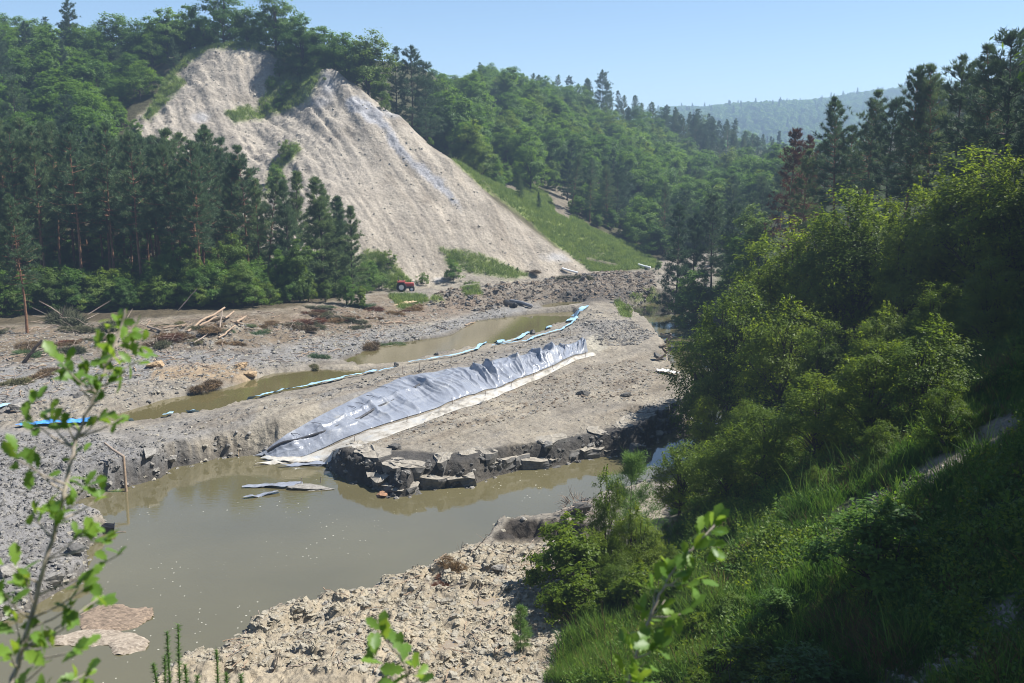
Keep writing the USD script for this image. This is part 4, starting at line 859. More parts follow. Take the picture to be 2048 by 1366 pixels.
DIKE = [(230,860),(430,830),(620,785),(900,722),(1100,675),(1180,620),(1250,625),(1300,672),(1190,690),(900,735),(640,800),(480,850),(330,900)]
rubble('clods_on_dike', spread(DIKE, 5000, ok=dry), ['clod_grey', 'clod_dark', 'clod_pale'], .04, .36, 'lumps on the tracked top of the dike', 3.0, seedbase=60)
rubble('rubble_by_rapids', spread([(1170,650),(1250,640),(1310,668),(1340,690),(1280,690),(1200,690)], 1800, ok=dry), ['clod_grey', 'clod_dark', 'clod_grey'], .08, .5, 'angular grey rubble beside the pool outlet', 2.0, seedbase=70)
def slope_pts(n):
    out = np.zeros((0, 3))
    while len(out) < n:
        x, y = cr.uniform(-85, 30, 30000), cr.uniform(140, 196, 30000); m = field('face', x, y) > .6; out = np.vstack([out, np.c_[x[m], y[m], ground_z(x[m], y[m])]])
    return out[:n]
rubble('scree_stones', slope_pts(3200), ['clod_pale', 'clod_pale', 'clod_grey'], .06, .55, 'loose stones and crumbs lying on the bare landslide', 3.2, seedbase=80, flat=.6)
rubble('clods_on_near_slope', np.vstack([spread([(1700,1340),(1850,1290),(1990,1215),(2046,1195),(2046,1366),(1800,1366)], 900, (8, 40)), spread([(1560,1120),(1700,1010),(1850,920),(2046,805),(2046,850),(1900,960),(1760,1050),(1640,1110)], 500, (10, 60))]), ['clod_pale', 'clod_pale', 'clod_grey'], .03, .22, 'crumbly pale clods lying on bare patches of the near slope', 2.2, seedbase=110)
# rubble at the foot of every cut bank
foot = []
for a, b in zip(RIV, np.roll(RIV, -1, 0)):
    L = math.hypot(*(b - a)[:2]); n = int(L * 22)
    for t in cr.uniform(0, 1, n): foot.append(a[:2] + (b - a)[:2] * t + cr.normal(0, .55, 2))
foot = np.array(foot); fz = ground_z(foot[:, 0], foot[:, 1]); k = (fz > -.25) & (fz < 1.5) & (foot[:, 0] < toe_x(foot[:, 1]) + 1); foot = np.c_[foot, np.maximum(fz, -.05)][k]
dk = (foot[:, 1] > 52) & (foot[:, 0] > -13)
rubble('bank_foot_rubble', foot[dk], ['clod_dark', 'clod_dark', 'clod_grey'], .08, .55, 'dark wet rubble at the foot of the cut bank', 1.8, seedbase=90)
rubble('shore_rubble', foot[~dk], ['clod_grey', 'clod_pale', 'clod_grey'], .06, .42, 'crumbled earth along the waterline', 2.2, seedbase=100)

def block(px, py, w, name, label, cat, m, seed, flat=.75, group=None, blocky=.35, dz=0.0, lo=20, hi=200, nz=.5):
    p = on_ground(px, py, lo, hi); s = w / FPX * p[1] / 2
    t = thing(name, label, cat, (p[0], p[1], p[2] + s * .25 + dz), cr.uniform(0, 360), None, group)
    V, F = lump(seed, 3, .3 if nz > .3 else .18, flat, blocky); nn = meshkit.fbm(V * 4 + seed, 3, seed)[:, None] - .5; V = V * (1 + nz * nn)
    put(str(t.GetPath()) + '/body', V * s, F, m, False)
def slab_block(x, y, top, ax, across, along, tilt, drop, seed):
    """a chunk broken from the cut edge: irregular column, pale top coloured as lit, shade painted into the sides"""
    r = np.random.default_rng(seed); n = 16; g = np.arange(n) * 2 * np.pi / n; f = 1 + .30 * (meshkit.noise(np.c_[np.cos(g) * 1.4, np.sin(g) * 1.4, g * 0 + seed]) - .5) * 2
    q = np.c_[np.sign(np.cos(g)) * np.abs(np.cos(g)) ** .6 * along * f, np.sign(np.sin(g)) * np.abs(np.sin(g)) ** .6 * across * f]; hgt = top - drop + .5; rings = []
    for k, t in enumerate(np.linspace(0, 1, 8)):
        w = .98 + .10 * math.sin(t * 2.4 + seed); z = -hgt * (1 - t); p = np.c_[q * w, np.full(n, z)]; p += .34 * np.stack([meshkit.fbm(p * 2.2 + seed + 11 * c_, 3, seed) - .5 for c_ in range(3)], 1) * [1, 1, .5 * (t < 1)] * 2; rings.append(p)
    V = np.vstack(rings); F = []
    for k in range(7):
        for j in range(n): a_, b_ = k * n + j, k * n + (j + 1) % n; F += [[a_, b_, b_ + n], [a_, b_ + n, a_ + n]]
    topr = rings[-1]; inner = topr * [.55, .55, 1] + np.c_[np.zeros((n, 2)), .05 * r.normal(size=n)]; T_ = np.vstack([topr, inner, [[0, 0, .03]]]); G = []
    for j in range(n): k = (j + 1) % n; G += [[j, k, n + k], [j, n + k, n + j], [n + j, n + k, 2 * n]]
    o = thing('mud_block', 'chunk of mud with lit top and shaded sides put into its colours, breaking off the cut edge of the platform', 'block', (x, y, top - drop), ax, None, 'mud blocks along the cut bank', tilt); pth = str(o.GetPath())
    put(pth + '/body', V, np.array(F), 'shaded_slab'); put(pth + '/crust', T_, np.array(G), 'crust')  # body colour holds the side shade, top colour the lit tone
plain('crust', (.245, .222, .185), .95, .3, 4.0, spec=.1, bump=.05)
E = RIV[(RIV[:, 1] > 55) & (RIV[:, 0] > -13.5) & (RIV[:, 0] < 15)]; E = np.array([at_z(a, b, 0.0)[:2] for a, b in ((668,945),(700,966),(740,974),(790,994),(822,994),(840,978),(930,974),(1000,952),(1050,938),(1100,936),(1180,918),(1285,904),(1312,882),(1345,858),(1385,836))])
d_ = np.r_[0, np.cumsum(np.hypot(*np.diff(E, axis=0).T))]; sr = np.random.default_rng(31); pos = .3
while pos < d_[-1]:
    c = np.array([np.interp(pos, d_, E[:, 0]), np.interp(pos, d_, E[:, 1])]); c2 = np.array([np.interp(pos + .3, d_, E[:, 0]), np.interp(pos + .3, d_, E[:, 1])]); tg = unit(c2 - c); nr_ = np.array([-tg[1], tg[0]])
    along = sr.uniform(.5, 1.25); row = sr.random()
    off = sr.uniform(1.15, 1.75) if row < .6 else sr.uniform(.35, .95); x_, y_ = c + nr_ * off; tp = float(ground_z(np.array([x_ + nr_[0] * 1.6]), np.array([y_ + nr_[1] * 1.6]))[0])
    slab_block(x_, y_, min(tp, 2.0), math.degrees(math.atan2(tg[1], tg[0])), sr.uniform(.5, .85), along, (sr.uniform(4, 26) if row > .6 else sr.uniform(-1, 7), sr.uniform(-6, 6)), sr.uniform(-.04, .12) if row < .6 else sr.uniform(.5, 1.05), int(sr.integers(1, 900))); pos += along * sr.uniform(.7, 1.25)
for i, (a, b, w, m, lab) in enumerate([(1098,897,26,'clod_grey','squarish light grey block stuck in the dark cut bank'), (1182,1000-100,20,'clod_grey','small pale stone at the waterline below the cut bank'),
    (676,960,14,'clod_pale','whitish stone in the water at the left tip of the platform'), (788,898,26,'clod_dark','dark lump sitting on the platform edge'),
    (1165,790,24,'clod_dark','flat dark lump on the churned band of the platform'), (1252,792,22,'clod_dark','lone lump at the right of the platform'),
    (36,822,44,'clod_grey','big angular grey block on the far left flat'), (158,793,20,'clod_dark','flat dark slab on the left flat behind the sapling'),
    (497,752,26,'clod_sand','orange boulder of clay at the edge of the ditch'), (482,736,38,'clod_sand','largest orange clay boulder above the ditch'), (312,735,34,'clod_sand','orange clay lump with a dark hollow side'),
    (985,668,24,'clod_grey','grey block standing in the upper pond'), (972,664,20,'clod_grey','pale block beside the grey one in the upper pond'), (1018,664,16,'clod_brown','flat brown lump in the middle of the upper pond'),
    (1066,668,22,'clod_dark','black pointed rock at the pond edge near the blue strip'), (792,733,16,'clod_dark','small black lump at the lower end of the pond'),
    (872,715-4,14,'clod_dark','black stone on the dike beside the blue strip'), (100,1165,48,'clod_grey','grey block at the waterline of the left bank'), (20,1150,60,'clod_grey','large grey mud block at the lower left edge'),
    (150,1105,44,'clod_dark','dark block on the nose of the left bank'), (770,1140,46,'clod_pale','pale crusted block on the rim of the near bank'), (815,1140,34,'clod_grey','blue-grey slab on the rim of the near bank'),
    (300,922,34,'clod_grey','dark mud block by the slanting pole'), (342,926,30,'clod_grey','rounded mud block right of the slanting pole'), (1000,1140,30,'clod_grey','grey lump in the middle of the near bank'),
    (1325,700,30,'clod_brown','brown block at the pool outlet'), (1955,1310,34,'clod_pale','pale clod at the lower right corner'), (2020,1250,36,'clod_pale','shaded pale clod at the right edge low down'), (1880,1345,28,'clod_pale','pale clod beside the grass at the lower right')]):
    block(a, b, w, 'boulder' if 'boulder' in lab or 'rock' in lab or 'stone' in lab else 'earth_block', lab, 'boulder' if 'boulder' in lab else 'stone' if 'stone' in lab or 'rock' in lab else 'block', m, 500 + i, .8, None, .3, 0, 8 if b > 1200 and a > 1500 else 20)
block(765, 999, 46, 'earth_block', 'rusty brown clump standing in the river off the platform tip', 'block', 'clod_rust', 560, .62, None, .1, .12)

# ------------------------------------------------------------------ plastic liner on the dike slope
mat('liner_plastic', {'g': ('geometry', {}), 'n': ('noise_texture', {'scale': 1.6, 'detail': 5.0, 'roughness': .6, 'distortion': .8}), 'n2': ('noise_texture', {'scale': .7, 'detail': 6.0, 'roughness': .65}),
    'r': ('rgb_ramp', {'ramp': [(.42, (.205, .22, .255)), (.62, (.235, .25, .28)), (.74, (.34, .325, .29))]}), 'rr': ('map_range', {'from_min': .45, 'from_max': .75, 'to_min': .2, 'to_max': .55, 'clamp': True}),
    'b': ('bump', {'strength': .8, 'distance': .09}), 'p': ('principled_bsdf', {'specular_ior_level': .65})},
    [('g.position', 'n.vector'), ('g.position', 'n2.vector'), ('n2.fac', 'r.fac'), ('r.color', 'p.base_color'), ('n2.fac', 'rr.value'), ('rr.result', 'p.roughness'), ('n.fac', 'b.height'), ('b.normal', 'p.normal')])
plain('liner_edge', (.045, .045, .05), .5, .2, 2.0)
mat('muddy_liner', {'g': ('geometry', {}), 'n': ('noise_texture', {'scale': .9, 'detail': 7.0, 'roughness': .7}), 'r': ('rgb_ramp', {'ramp': [(.38, (.20, .18, .145)), (.46, (.36, .33, .28)), (.58, (.40, .385, .345)), (.68, (.30, .31, .325))]}), 'b': ('bump', {'strength': .7, 'distance': .05}), 'p': ('principled_bsdf', {'roughness': .5, 'specular_ior_level': .35})},
    [('g.position', 'n.vector'), ('n.fac', 'r.fac'), ('r.color', 'p.base_color'), ('n.fac', 'b.height'), ('b.normal', 'p.normal')])
plain('blue_fabric', (.31, .50, .63), .5, .25, 3.0)
plain('deep_blue', (.07, .27, .66), .5, .25, 3.0)
plain('rust_iron', (.10, .06, .045), .8, .3, 8.0)
plain('black_plastic', (.018, .018, .02), .45, .2, 4.0)
plain('peeled_wood', (.29, .21, .145), .8, .3, 5.0)
plain('weathered_wood', (.25, .20, .16), .85, .3, 6.0)
plain('fresh_plank', (.55, .42, .27), .7, .2, 8.0)
plain('grey_pipe', (.20, .20, .21), .55, .25, 4.0)
plain('white_thing', (.72, .72, .70), .5, .1, 4.0)
def line_world(pts, n, lo=30, hi=200):
    P = np.array([on_ground(a, b, lo, hi)[:2] for a, b in pts]); d = np.r_[0, np.cumsum(np.hypot(*np.diff(P, axis=0).T))]; s = np.linspace(0, d[-1], n)
    return np.c_[np.interp(s, d, P[:, 0]), np.interp(s, d, P[:, 1])], s
def grid_faces(a, b):
    i, j = np.meshgrid(np.arange(a - 1), np.arange(b - 1), indexing='ij'); k = i * b + j
    q = np.stack([k, k + 1, k + b + 1, k + b], -1).reshape(-1, 4); return np.vstack([q[:, [0, 1, 2]], q[:, [0, 2, 3]]])
def cloth(top, bot, ns, nt, fold, lift, seed, bulge=0.0, long_fold=0.0, lo=30, hi=200):
    A, s = line_world(top, ns, lo, hi); B, s2 = line_world(bot, ns, lo, hi); t = np.linspace(0, 1, nt)
    XY = A[:, None] * (1 - t)[None, :, None] + B[:, None] * t[None, :, None]
    z0 = ground_z(XY[..., 0].ravel(), XY[..., 1].ravel()).reshape(ns, nt)
    from scipy.ndimage import gaussian_filter
    z0 = np.maximum(gaussian_filter(z0, (3, 2)), z0 - .03)
    S, Tt = np.meshgrid(s, t, indexing='ij'); W_ = np.stack([S, Tt * 4.0, S * 0 + seed], -1)
    wv = S + 1.6 * (meshkit.fbm(np.stack([S * .25, Tt * 2.2, S * 0 + seed], -1), 3, seed) - .5) + .5 * Tt
    f1 = np.abs(meshkit.noise(np.stack([wv * .62, Tt * .7, S * 0 + seed], -1), seed) - .5) * 2; f2 = np.abs(meshkit.noise(np.stack([wv * 1.7, Tt * 1.3, S * 0 + 9], -1), seed + 1) - .5) * 2
    env = np.sin(np.pi * np.clip(Tt, 0, 1)) ** .6
    amp = np.interp(S / s[-1], [0, .3, .45, 1], [.25, .5, 1, 1.15])
    fold_h = fold * amp * env * ((1 - f1) ** 3.5 * 1.5 + (1 - f2) ** 3 * .7 + .3 * (1 - np.abs(meshkit.noise(np.stack([wv * 3.6, Tt * 3.0, S * 0 + 4], -1), seed + 2) - .5) * 2) ** 3)
    lf = long_fold * np.interp(S / s[-1], [0, .3, .48, .55], [1, 1, .6, 0]) * ((1 - np.abs(Tt - .42 - .05 * np.sin(S * .5)) / .06).clip(0) + .5 * (1 - np.abs(Tt - .7) / .05).clip(0))
    z = z0 + lift + fold_h + lf + bulge * np.sin(np.pi * Tt) * np.interp(S / s[-1], [0, .2, .5, 1], [.3, .8, 1, .9])
    V = np.dstack([XY, z]).reshape(-1, 3); return V, grid_faces(ns, nt)[:, ::-1]
def two_sided(V, F, th=.02):
    n = len(V); return np.vstack([V, V - [0, 0, th]]), np.vstack([F, F[:, ::-1] + n])
CREST = [(507,914),(560,881),(640,834),(720,793),(800,757),(850,747),(900,739),(1000,718),(1100,695),(1163,681)]
LOWER = [(560,924),(610,914),(660,893),(720,867),(780,846),(835,830),(890,809),(950,790),(1010,770),(1100,735),(1176,706)]
t = thing('plastic_liner', 'long grey plastic sheet draped in folds down the side of the dike', 'liner'); tp = str(t.GetPath())
V, F = cloth(CREST, LOWER, 520, 80, .40, .06, 3, .10, .14)
put(tp + '/sheet', V, F, 'liner_plastic', True)
STRIP_T = [(545,922),(640,903),(700,878),(780,850),(835,834),(890,812),(950,793),(1010,773),(1100,738),(1176,709)]
STRIP_B = [(600,932),(668,918),(712,899),(790,868),(850,846),(905,824),(970,803),(1025,781),(1115,741),(1192,712)]
V, F = cloth(STRIP_T, STRIP_B, 260, 16, .10, .035, 8); put(tp + '/muddy_flap', V, F, 'muddy_liner', True)
mb = MB()
A, s = line_world([(862,762),(790,805),(720,843),(650,870),(590,890),(535,910)], 60)
Z = ground_z(A[:, 0], A[:, 1]); mb.tube(np.c_[A, Z + .26 + .05 * np.sin(s)], .085, 7); mb.put(tp + '/seam_roll', 'liner_edge', True)
for i, (a, b) in enumerate([(589,873),(632,852),(700,818),(717,812),(737,797),(764,779),(791,761)]):
    p = on_ground(a, b, 40, 120); mb = MB(); mb.tube(np.array([p + [-.4, .2, .16], p + [-.1, .05, .22], p + [.25, -.15, .24], p + [.5, -.4, .2]]), .02, 5); mb.put(tp + f'/tie_{i + 1:03d}', 'liner_edge')
# tail of the sheet in the river
t2 = thing('torn_liner', 'torn strips of plastic sheet floating at the mouth of the trench', 'plastic'); t2p = str(t2.GetPath())
def float_strip(path, pts, w, m, z=.05, seed=1, lo=30):
    P = np.array([at_z(a, b, 0.0)[:2] for a, b in pts]); d = np.r_[0, np.cumsum(np.hypot(*np.diff(P, axis=0).T))]; s = np.linspace(0, d[-1], 50); A = np.c_[np.interp(s, d, P[:, 0]), np.interp(s, d, P[:, 1])]
    g = unit(np.gradient(A, axis=0)); nrm = np.c_[-g[:, 1], g[:, 0]]; u = np.linspace(-1, 1, 9); ww = w * np.interp(s / s[-1], [0, .25, .8, 1], [.15, .8, 1, .5])
    XY = A[:, None] + nrm[:, None] * (u[None, :, None] * ww[:, None, None]); nz = meshkit.fbm(np.stack([XY[..., 0] * 1.4, XY[..., 1] * 1.4, XY[..., 0] * 0 + seed], -1), 3, seed)
    Vv = np.dstack([XY, z + .32 * (nz - .42)]).reshape(-1, 3); put(path, Vv, grid_faces(50, 9), m, True)
float_strip(t2p + '/strip', [(522,918),(580,922),(640,920),(668,912)], .55, 'muddy_liner', .10, 2)
float_strip(t2p + '/strip_001', [(510,931),(560,925),(620,924),(655,920)], .35, 'muddy_liner', .06, 3)
float_strip(t2p + '/strip_002', [(560,935),(610,930),(650,930),(680,905)], .35, 'liner_plastic', .12, 4)
t3 = thing('torn_liner', 'separate scrap of grey plastic caught on a mud islet in the river', 'plastic'); t3p = str(t3.GetPath())
float_strip(t3p + '/strip', [(484,976),(530,972),(570,974),(605,970)], .38, 'liner_plastic', .10, 5)
float_strip(t3p + '/strip_001', [(486,998),(515,993),(540,988),(560,985)], .22, 'liner_plastic', .06, 6)
p = at_z(628, 977, 0.0); r_ = np.random.default_rng(4); V, F = lump(611, 3, .5, .26, .1); V = V * [1.35, .55, 1.1]; V[:, 2] += .04 + .05 * meshkit.fbm(V * 3, 3, 2)
tt = thing('mud_islet', 'low islet of grey mud with two pegs in the river', 'islet', (p[0], p[1], 0)); put(str(tt.GetPath()) + '/body', V, F, 'clod_grey')
for a, b in ((602,968),(641,966)):
    q = at_z(a, b, .15) - p; mb = MB().tube(np.array([q, q + [.05, 0, .42]]), .03, 5); mb.put(str(tt.GetPath()) + '/' + ('peg' if a == 602 else 'peg_001'), 'weathered_wood')

# ------------------------------------------------------------------ blue strips along the ditch
def ribbon(name, label, pts, w, m, seed, n=160, amp=.22):
    A, s = line_world(pts, n, 40, 170); r = np.random.default_rng(seed)
    off = (meshkit.fbm(np.stack([s * .35, s * 0, s * 0 + seed], -1), 3, seed) - .5) * 1.1; g = unit(np.gradient(A, axis=0)); nrm = np.c_[-g[:, 1], g[:, 0]]; A = A + nrm * off[:, None]
    u = np.linspace(-1, 1, 8); ww = 1.15 * w * (.55 + .9 * meshkit.noise(np.stack([s * .3, s * 0, s * 0 + seed + 5], -1)))
    XY = A[:, None] + nrm[:, None] * (u[None, :, None] * ww[:, None, None]); nz = meshkit.fbm(np.stack([XY[..., 0] * 2.2, XY[..., 1] * 2.2, XY[..., 0] * 0 + seed], -1), 3, seed)
    Z = ground_z(XY[..., 0].ravel(), XY[..., 1].ravel()).reshape(n, 8) + .2 + .6 * amp * np.abs(nz - .4)
    o = thing(name, label, 'fabric strip'); put(str(o.GetPath()) + '/strip', np.dstack([XY, Z]).reshape(-1, 3), grid_faces(n, 8), m, True)
ribbon('blue_strip', 'light blue fabric strip along the near edge of the lower ditch', [(385,826),(430,815),(520,796),(600,778),(660,765),(708,753),(750,744)], .24, 'blue_fabric', 1)
ribbon('blue_strip', 'short piece of light blue strip at the left end of the ditch', [(262,842),(278,839),(292,838)], .22, 'blue_fabric', 2, 30)
ribbon('blue_strip', 'tiny turquoise scrap between the two ends of the ditch strip', [(325,836),(335,834),(346,832)], .2, 'blue_fabric', 3, 24)
ribbon('blue_strip', 'light blue strip with a kink along the upper pond', [(818,728),(868,719),(915,712),(960,696),(985,686),(1003,689),(1040,678),(1075,664),(1100,658)], .26, 'blue_fabric', 4)
ribbon('blue_strip', 'second strand of blue strip running beside the kinked one', [(985,695),(1010,690),(1050,684),(1100,668),(1130,655),(1147,645),(1150,634)], .18, 'blue_fabric', 5)
ribbon('blue_strip', 'pale blue strip climbing the bank at the pond head', [(1140,645),(1146,634),(1158,624),(1170,616)], .34, 'blue_fabric', 6, 60)
ribbon('blue_strip', 'faint blue strip half buried between ditch and pond', [(742,748),(770,742),(800,736)], .14, 'blue_fabric', 9, 40)
ribbon('blue_sheet', 'crumpled bright blue plastic sheet on the mud at far left', [(44,858),(62,855),(85,852),(120,850),(155,848),(178,847)], .34, 'deep_blue', 7, 80, .5)
ribbon('blue_sheet', 'scrap of blue plastic at the left edge beside the grey block', [(-6,822),(4,815),(14,812)], .25, 'blue_fabric', 8, 24, .4)

# ------------------------------------------------------------------ pegs, poles, logs
UP = [(806,748),(839,741),(867,734),(901,727),(945,717),(988,706),(1057,689),(1100,680),(1140,672)]
LOW = [(709,888),(813,846),(905,810),(970,796),(1022,777),(1068,757),(1107,742),(1170,715)]
def rod(name, label, cat, p, q, r0, r1, m, group=None, sides=7, knots=4, wob=.02, part='shaft'):
    p, q = np.asarray(p, float), np.asarray(q, float); t_ = thing(name, label, cat, p, 0, None, group); n = 4 + knots; u = np.linspace(0, 1, n)
    d = (q - p)[None] * u[:, None]; L = np.linalg.norm(q - p); d = d + cr.normal(0, wob * L, (n, 3)) * np.sin(np.pi * u)[:, None]
    MB().tube(d, r0 + (r1 - r0) * u, sides).put(str(t_.GetPath()) + '/' + part, m, True); return t_
for i, (a, b) in enumerate(UP): p = on_ground(a, b, 50, 140); rod('stake', f'thin iron peg on the dike top above the plastic sheet', 'stake', p - [0, 0, .1], p + [cr.normal(0, .04), 0, .62], .022, .018, 'rust_iron', 'pegs above the sheet', 5, 0)
for i, (a, b) in enumerate(LOW): p = on_ground(a, b, 50, 140); rod('stake', 'thin iron peg in the flat ground below the plastic sheet', 'stake', p - [0, 0, .1], p + [cr.normal(0, .05), 0, .55], .022, .018, 'rust_iron', 'pegs below the sheet', 5, 0)
def gp(a, b, dz=0.0, lo=30, hi=170): return on_ground(a, b, lo, hi) + [0, 0, dz]
LOGS = [((375,668,.25),(450,630,.8),.13,'peeled_wood','peeled log lying aslant on the dirt mound below the grove'), ((399,659,.35),(434,643,.5),.12,'peeled_wood','short peeled log against the long one on the mound'),
 ((437,680,.2),(471,661,.5),.10,'peeled_wood','thin log on the front of the dirt mound'), ((326,663,.3),(374,657,.4),.10,'peeled_wood','pole lying flat left of the mound logs'), ((296,659,.3),(322,665,.2),.12,'weathered_wood','grey log end at the left of the lying pole'),
 ((474,650,.3),(490,642,.4),.14,'peeled_wood','stubby log on top of the mound'), ((462,650,.4),(486,655,.3),.09,'peeled_wood','crosswise stick under the stubby log'), ((452,646,.5),(468,634,.6),.11,'peeled_wood','log end showing behind the stubby log'), ((440,660,.2),(446,645,1.2),.07,'weathered_wood','stick standing up from the mound'),
 ((388,690,.2),(420,672,.3),.08,'weathered_wood','branch at the foot of the mound'), ((768,648,.1),(805,645,.1),.08,'peeled_wood','pale log at the pond shore'), ((930,652,.1),(950,646,.1),.07,'peeled_wood','short pale log on the upper pond shore'), ((865,652,.1),(893,660,.1),.06,'weathered_wood','stick among the stones by the pond')]
for a, b, r_, m, lab in LOGS: rod('log', lab, 'log', gp(a[0], a[1], a[2], 60), gp(b[0], b[1], b[2], 60), r_, r_ * .8, m, None, 8, 3, .012, 'trunk')
p = gp(356, 625, .2, 80); rod('leaning_pole', 'thin dead pole leaning against the saplings of the grove', 'dead tree', p, at_y(394, 577, p[1] + .6), .07, .04, 'weathered_wood', None, 7, 3, .01, 'trunk')
p = gp(47, 726, 0, 60); t_ = rod('dead_tree', 'broken dead trunk leaning right near the lone pine', 'dead tree', p, at_y(84, 680, p[1] + .5), .17, .10, 'dark_bark', None, 8, 3, .01, 'trunk')
MB().tube(np.array([[.5, .1, .7], [1.3, .2, 1.1], [2.6, .3, 1.55]]), [.06, .04, .02], 5).put(str(t_.GetPath()) + '/limb', 'dark_bark')
p = at_z(253, 986, -.1); q = at_y(247, 913, p[1] + .25); t_ = rod('slanting_pole', 'brown pole leaning over the left bank with its foot in the river', 'pole', p, q, .09, .085, 'peeled_wood', None, 8, 2, .006)
e = at_y(209, 886, p[1] + 1.1) - p; MB().tube(np.array([q - p, (q - p) * .45 + e * .55 + [0, 0, -.05], e]), [.09, .08, .06], 7).put(str(t_.GetPath()) + '/arm', 'weathered_wood', True)
p = at_z(476, 916, -.1); rod('stick', 'pale stick standing in the river beside the sheet end', 'stick', p, at_y(478, 897, p[1]), .03, .02, 'fresh_plank', None, 5)
for a, b, lab in (((850,1118,0),(855,1083,.0),'upright dead twig at the rim of the near bank'), ):
    pass
DEAD = [((915,1130),(925,1083),'forked dead twig on the rim of the near bank'),((950,1100),(985,1060),'thin bare shoot above the near bank rim'),((870,1185),(925,1165),'reddish dead branch lying on the near bank'),((775,1140),(815,1158),'dark stick on the pale crusted block'),
 ((955,1215),(962,1175),'pale peeled stick on the near bank'),((910,1245),(950,1262),'dark curved branch by the puddles'),((1090,1130),(1130,1090),'grey branch propped on the hollow edge'),((1010,1150),(1025,1098),'thin bent stick amid the near bank clods'),((545,1345),(560,1300),'brown stick on the near bank low down'),((1145,1060),(1200,1020),'long thin root over the dark hollow'),((830,1200),(850,1165),'short rusty twig among the near clods')]
for i, (a, b, lab) in enumerate(DEAD):
    p = on_ground(a[0], a[1], 25, 80); q = at_y(b[0], b[1], p[1] + .25); t_ = rod('dead_branch', lab, 'branch', p, q, .03, .008, 'weathered_wood' if i % 2 else 'dark_bark', None, 5, 4, .05, 'stem'); L = q - p
    mb = MB()
    for k in range(6): u = cr.uniform(.3, .95); d = L * .3 + cr.normal(0, .22, 3) * np.linalg.norm(L); mb.tube(np.array([L * u, L * u + d * .5, L * u + d]), [.012, .008, .003], 4, cap=False)
    mb.put(str(t_.GetPath()) + '/twigs', 'weathered_wood')

# ------------------------------------------------------------------ heaps of cut brush
def brush_kind(name, seed, m, n=4200):
    r = np.random.default_rng(seed); path = klass(name); hub = np.c_[r.uniform(-.75, .75, 7), r.uniform(-.4, .4, 7), np.zeros(7)]; hr = r.uniform(.22, .5, 7); k = r.integers(0, 7, n)
    d = unit(r.normal(size=(n, 3)) + [0, 0, .3]); d[:, 2] = np.abs(d[:, 2])
    P = hub[k] + d * hr[k, None] * r.uniform(.2, 1.1, (n, 1)) ** .5 * [1, .9, .6]
    V, F = blades(P, unit(d * .5 + r.normal(size=(n, 3)) * .8 + [0, 0, .1]), r.uniform(.1, .38, n), r.uniform(.007, .018, n), r); put(path + '/foliage', V, F, m); mb = MB()
    for q in range(22): o = hub[r.integers(7)] + r.normal(0, .2, 3) * [1, 1, .3] + [0, 0, .05]; e = o + r.normal(0, .5, 3) * [1, 1, .4] + [0, 0, .15]; mb.tube(np.array([o, (o + e) / 2 + r.normal(0, .06, 3), e]), [.02, .015, .006], 4, cap=False)
    mb.put(path + '/sticks', 'weathered_wood'); tag(stage.GetPrimAtPath(path + '/sticks'), kind='stuff'); NOM[name] = 1.0
for k, m in enumerate(('dry_brush', 'rusty_needle', 'grey_brush', 'pine_needle')): brush_kind(f'brush_{k}', 600 + k, m)
BR = [(615,645,52,'brush_1','orange-brown heap of dry brush right of the dirt mound'),(690,640,44,'brush_0','brown brush heap in the middle of the cleared edge'),(745,622,42,'brush_1','rusty brush heap left of the tractor track'),(720,655,40,'brush_2','grey-green brush heap before the rusty one'),(790,628,36,'brush_0','dry brush near the fanned planks'),
 (655,630,40,'brush_2','greenish brush pile on the cleared bank'),(350,678,60,'brush_0','dry brush pile at the left foot of the mound'),(330,690,50,'brush_2','dark brush spilling to the track below the mound'),(520,668,46,'brush_3','flat dark green conifer brush right of the mound logs'),(635,715,44,'brush_3','dark green bush on the rim between ditch and pond'),(785,690,46,'brush_3','dark conifer branches at the pond corner'),(745,695,50,'brush_0','brown brush on the pond corner'),
 (140,645,110,'brush_2','long grey pile of conifer branches before the grove at left'),(230,655,80,'brush_2','pile of withered branches right of the long grey one'),(20,770,70,'brush_2','yellowish low brush at the left edge'),(85,750,64,'brush_0','dark reddish brush under the broken trunk'),(60,710,56,'brush_3','green brush around the lone pine foot'),(130,705,60,'brush_2','grey shrub on the little left cliff'),(630,735,30,'brush_2','tangle of roots at the ditch rim'),(410,775,60,'brush_0','flat nest of sticks above the ditch shore'),
 (1060,545,34,'brush_0','reed stubble below the grassy slope'),(1150,560,50,'brush_2','withered scrub behind the spoil heap'),(905,1130,60,'brush_0','mossy brown tangle on the near bank rim'),(880,1165,50,'brush_1','reddish tangle of roots on the near bank')]
for a, b, w, k, lab in BR:
    p = on_ground(a, b, 30, 180); s = w / FPX * p[1] / 1.7; copy_of(PROTO[k], 'brush_pile', lab, 'brush pile', (p[0], p[1], p[2] - .05), cr.uniform(0, 360), (s * cr.uniform(1, 1.3), s * 1.1, s * cr.uniform(.6, 1.0)))
stick_p = []
for k in range(5):
    mb = MB(); r = np.random.default_rng(650 + k); u = np.linspace(-.5, .5, 6)[:, None]; q = u * [1, 0, 0] + r.normal(0, .03, (6, 3)); mb.tube(q, np.linspace(.03, .012, 6), 5); stick_p.append((*mb.arrays(), 'peeled_wood' if k < 2 else 'weathered_wood'))
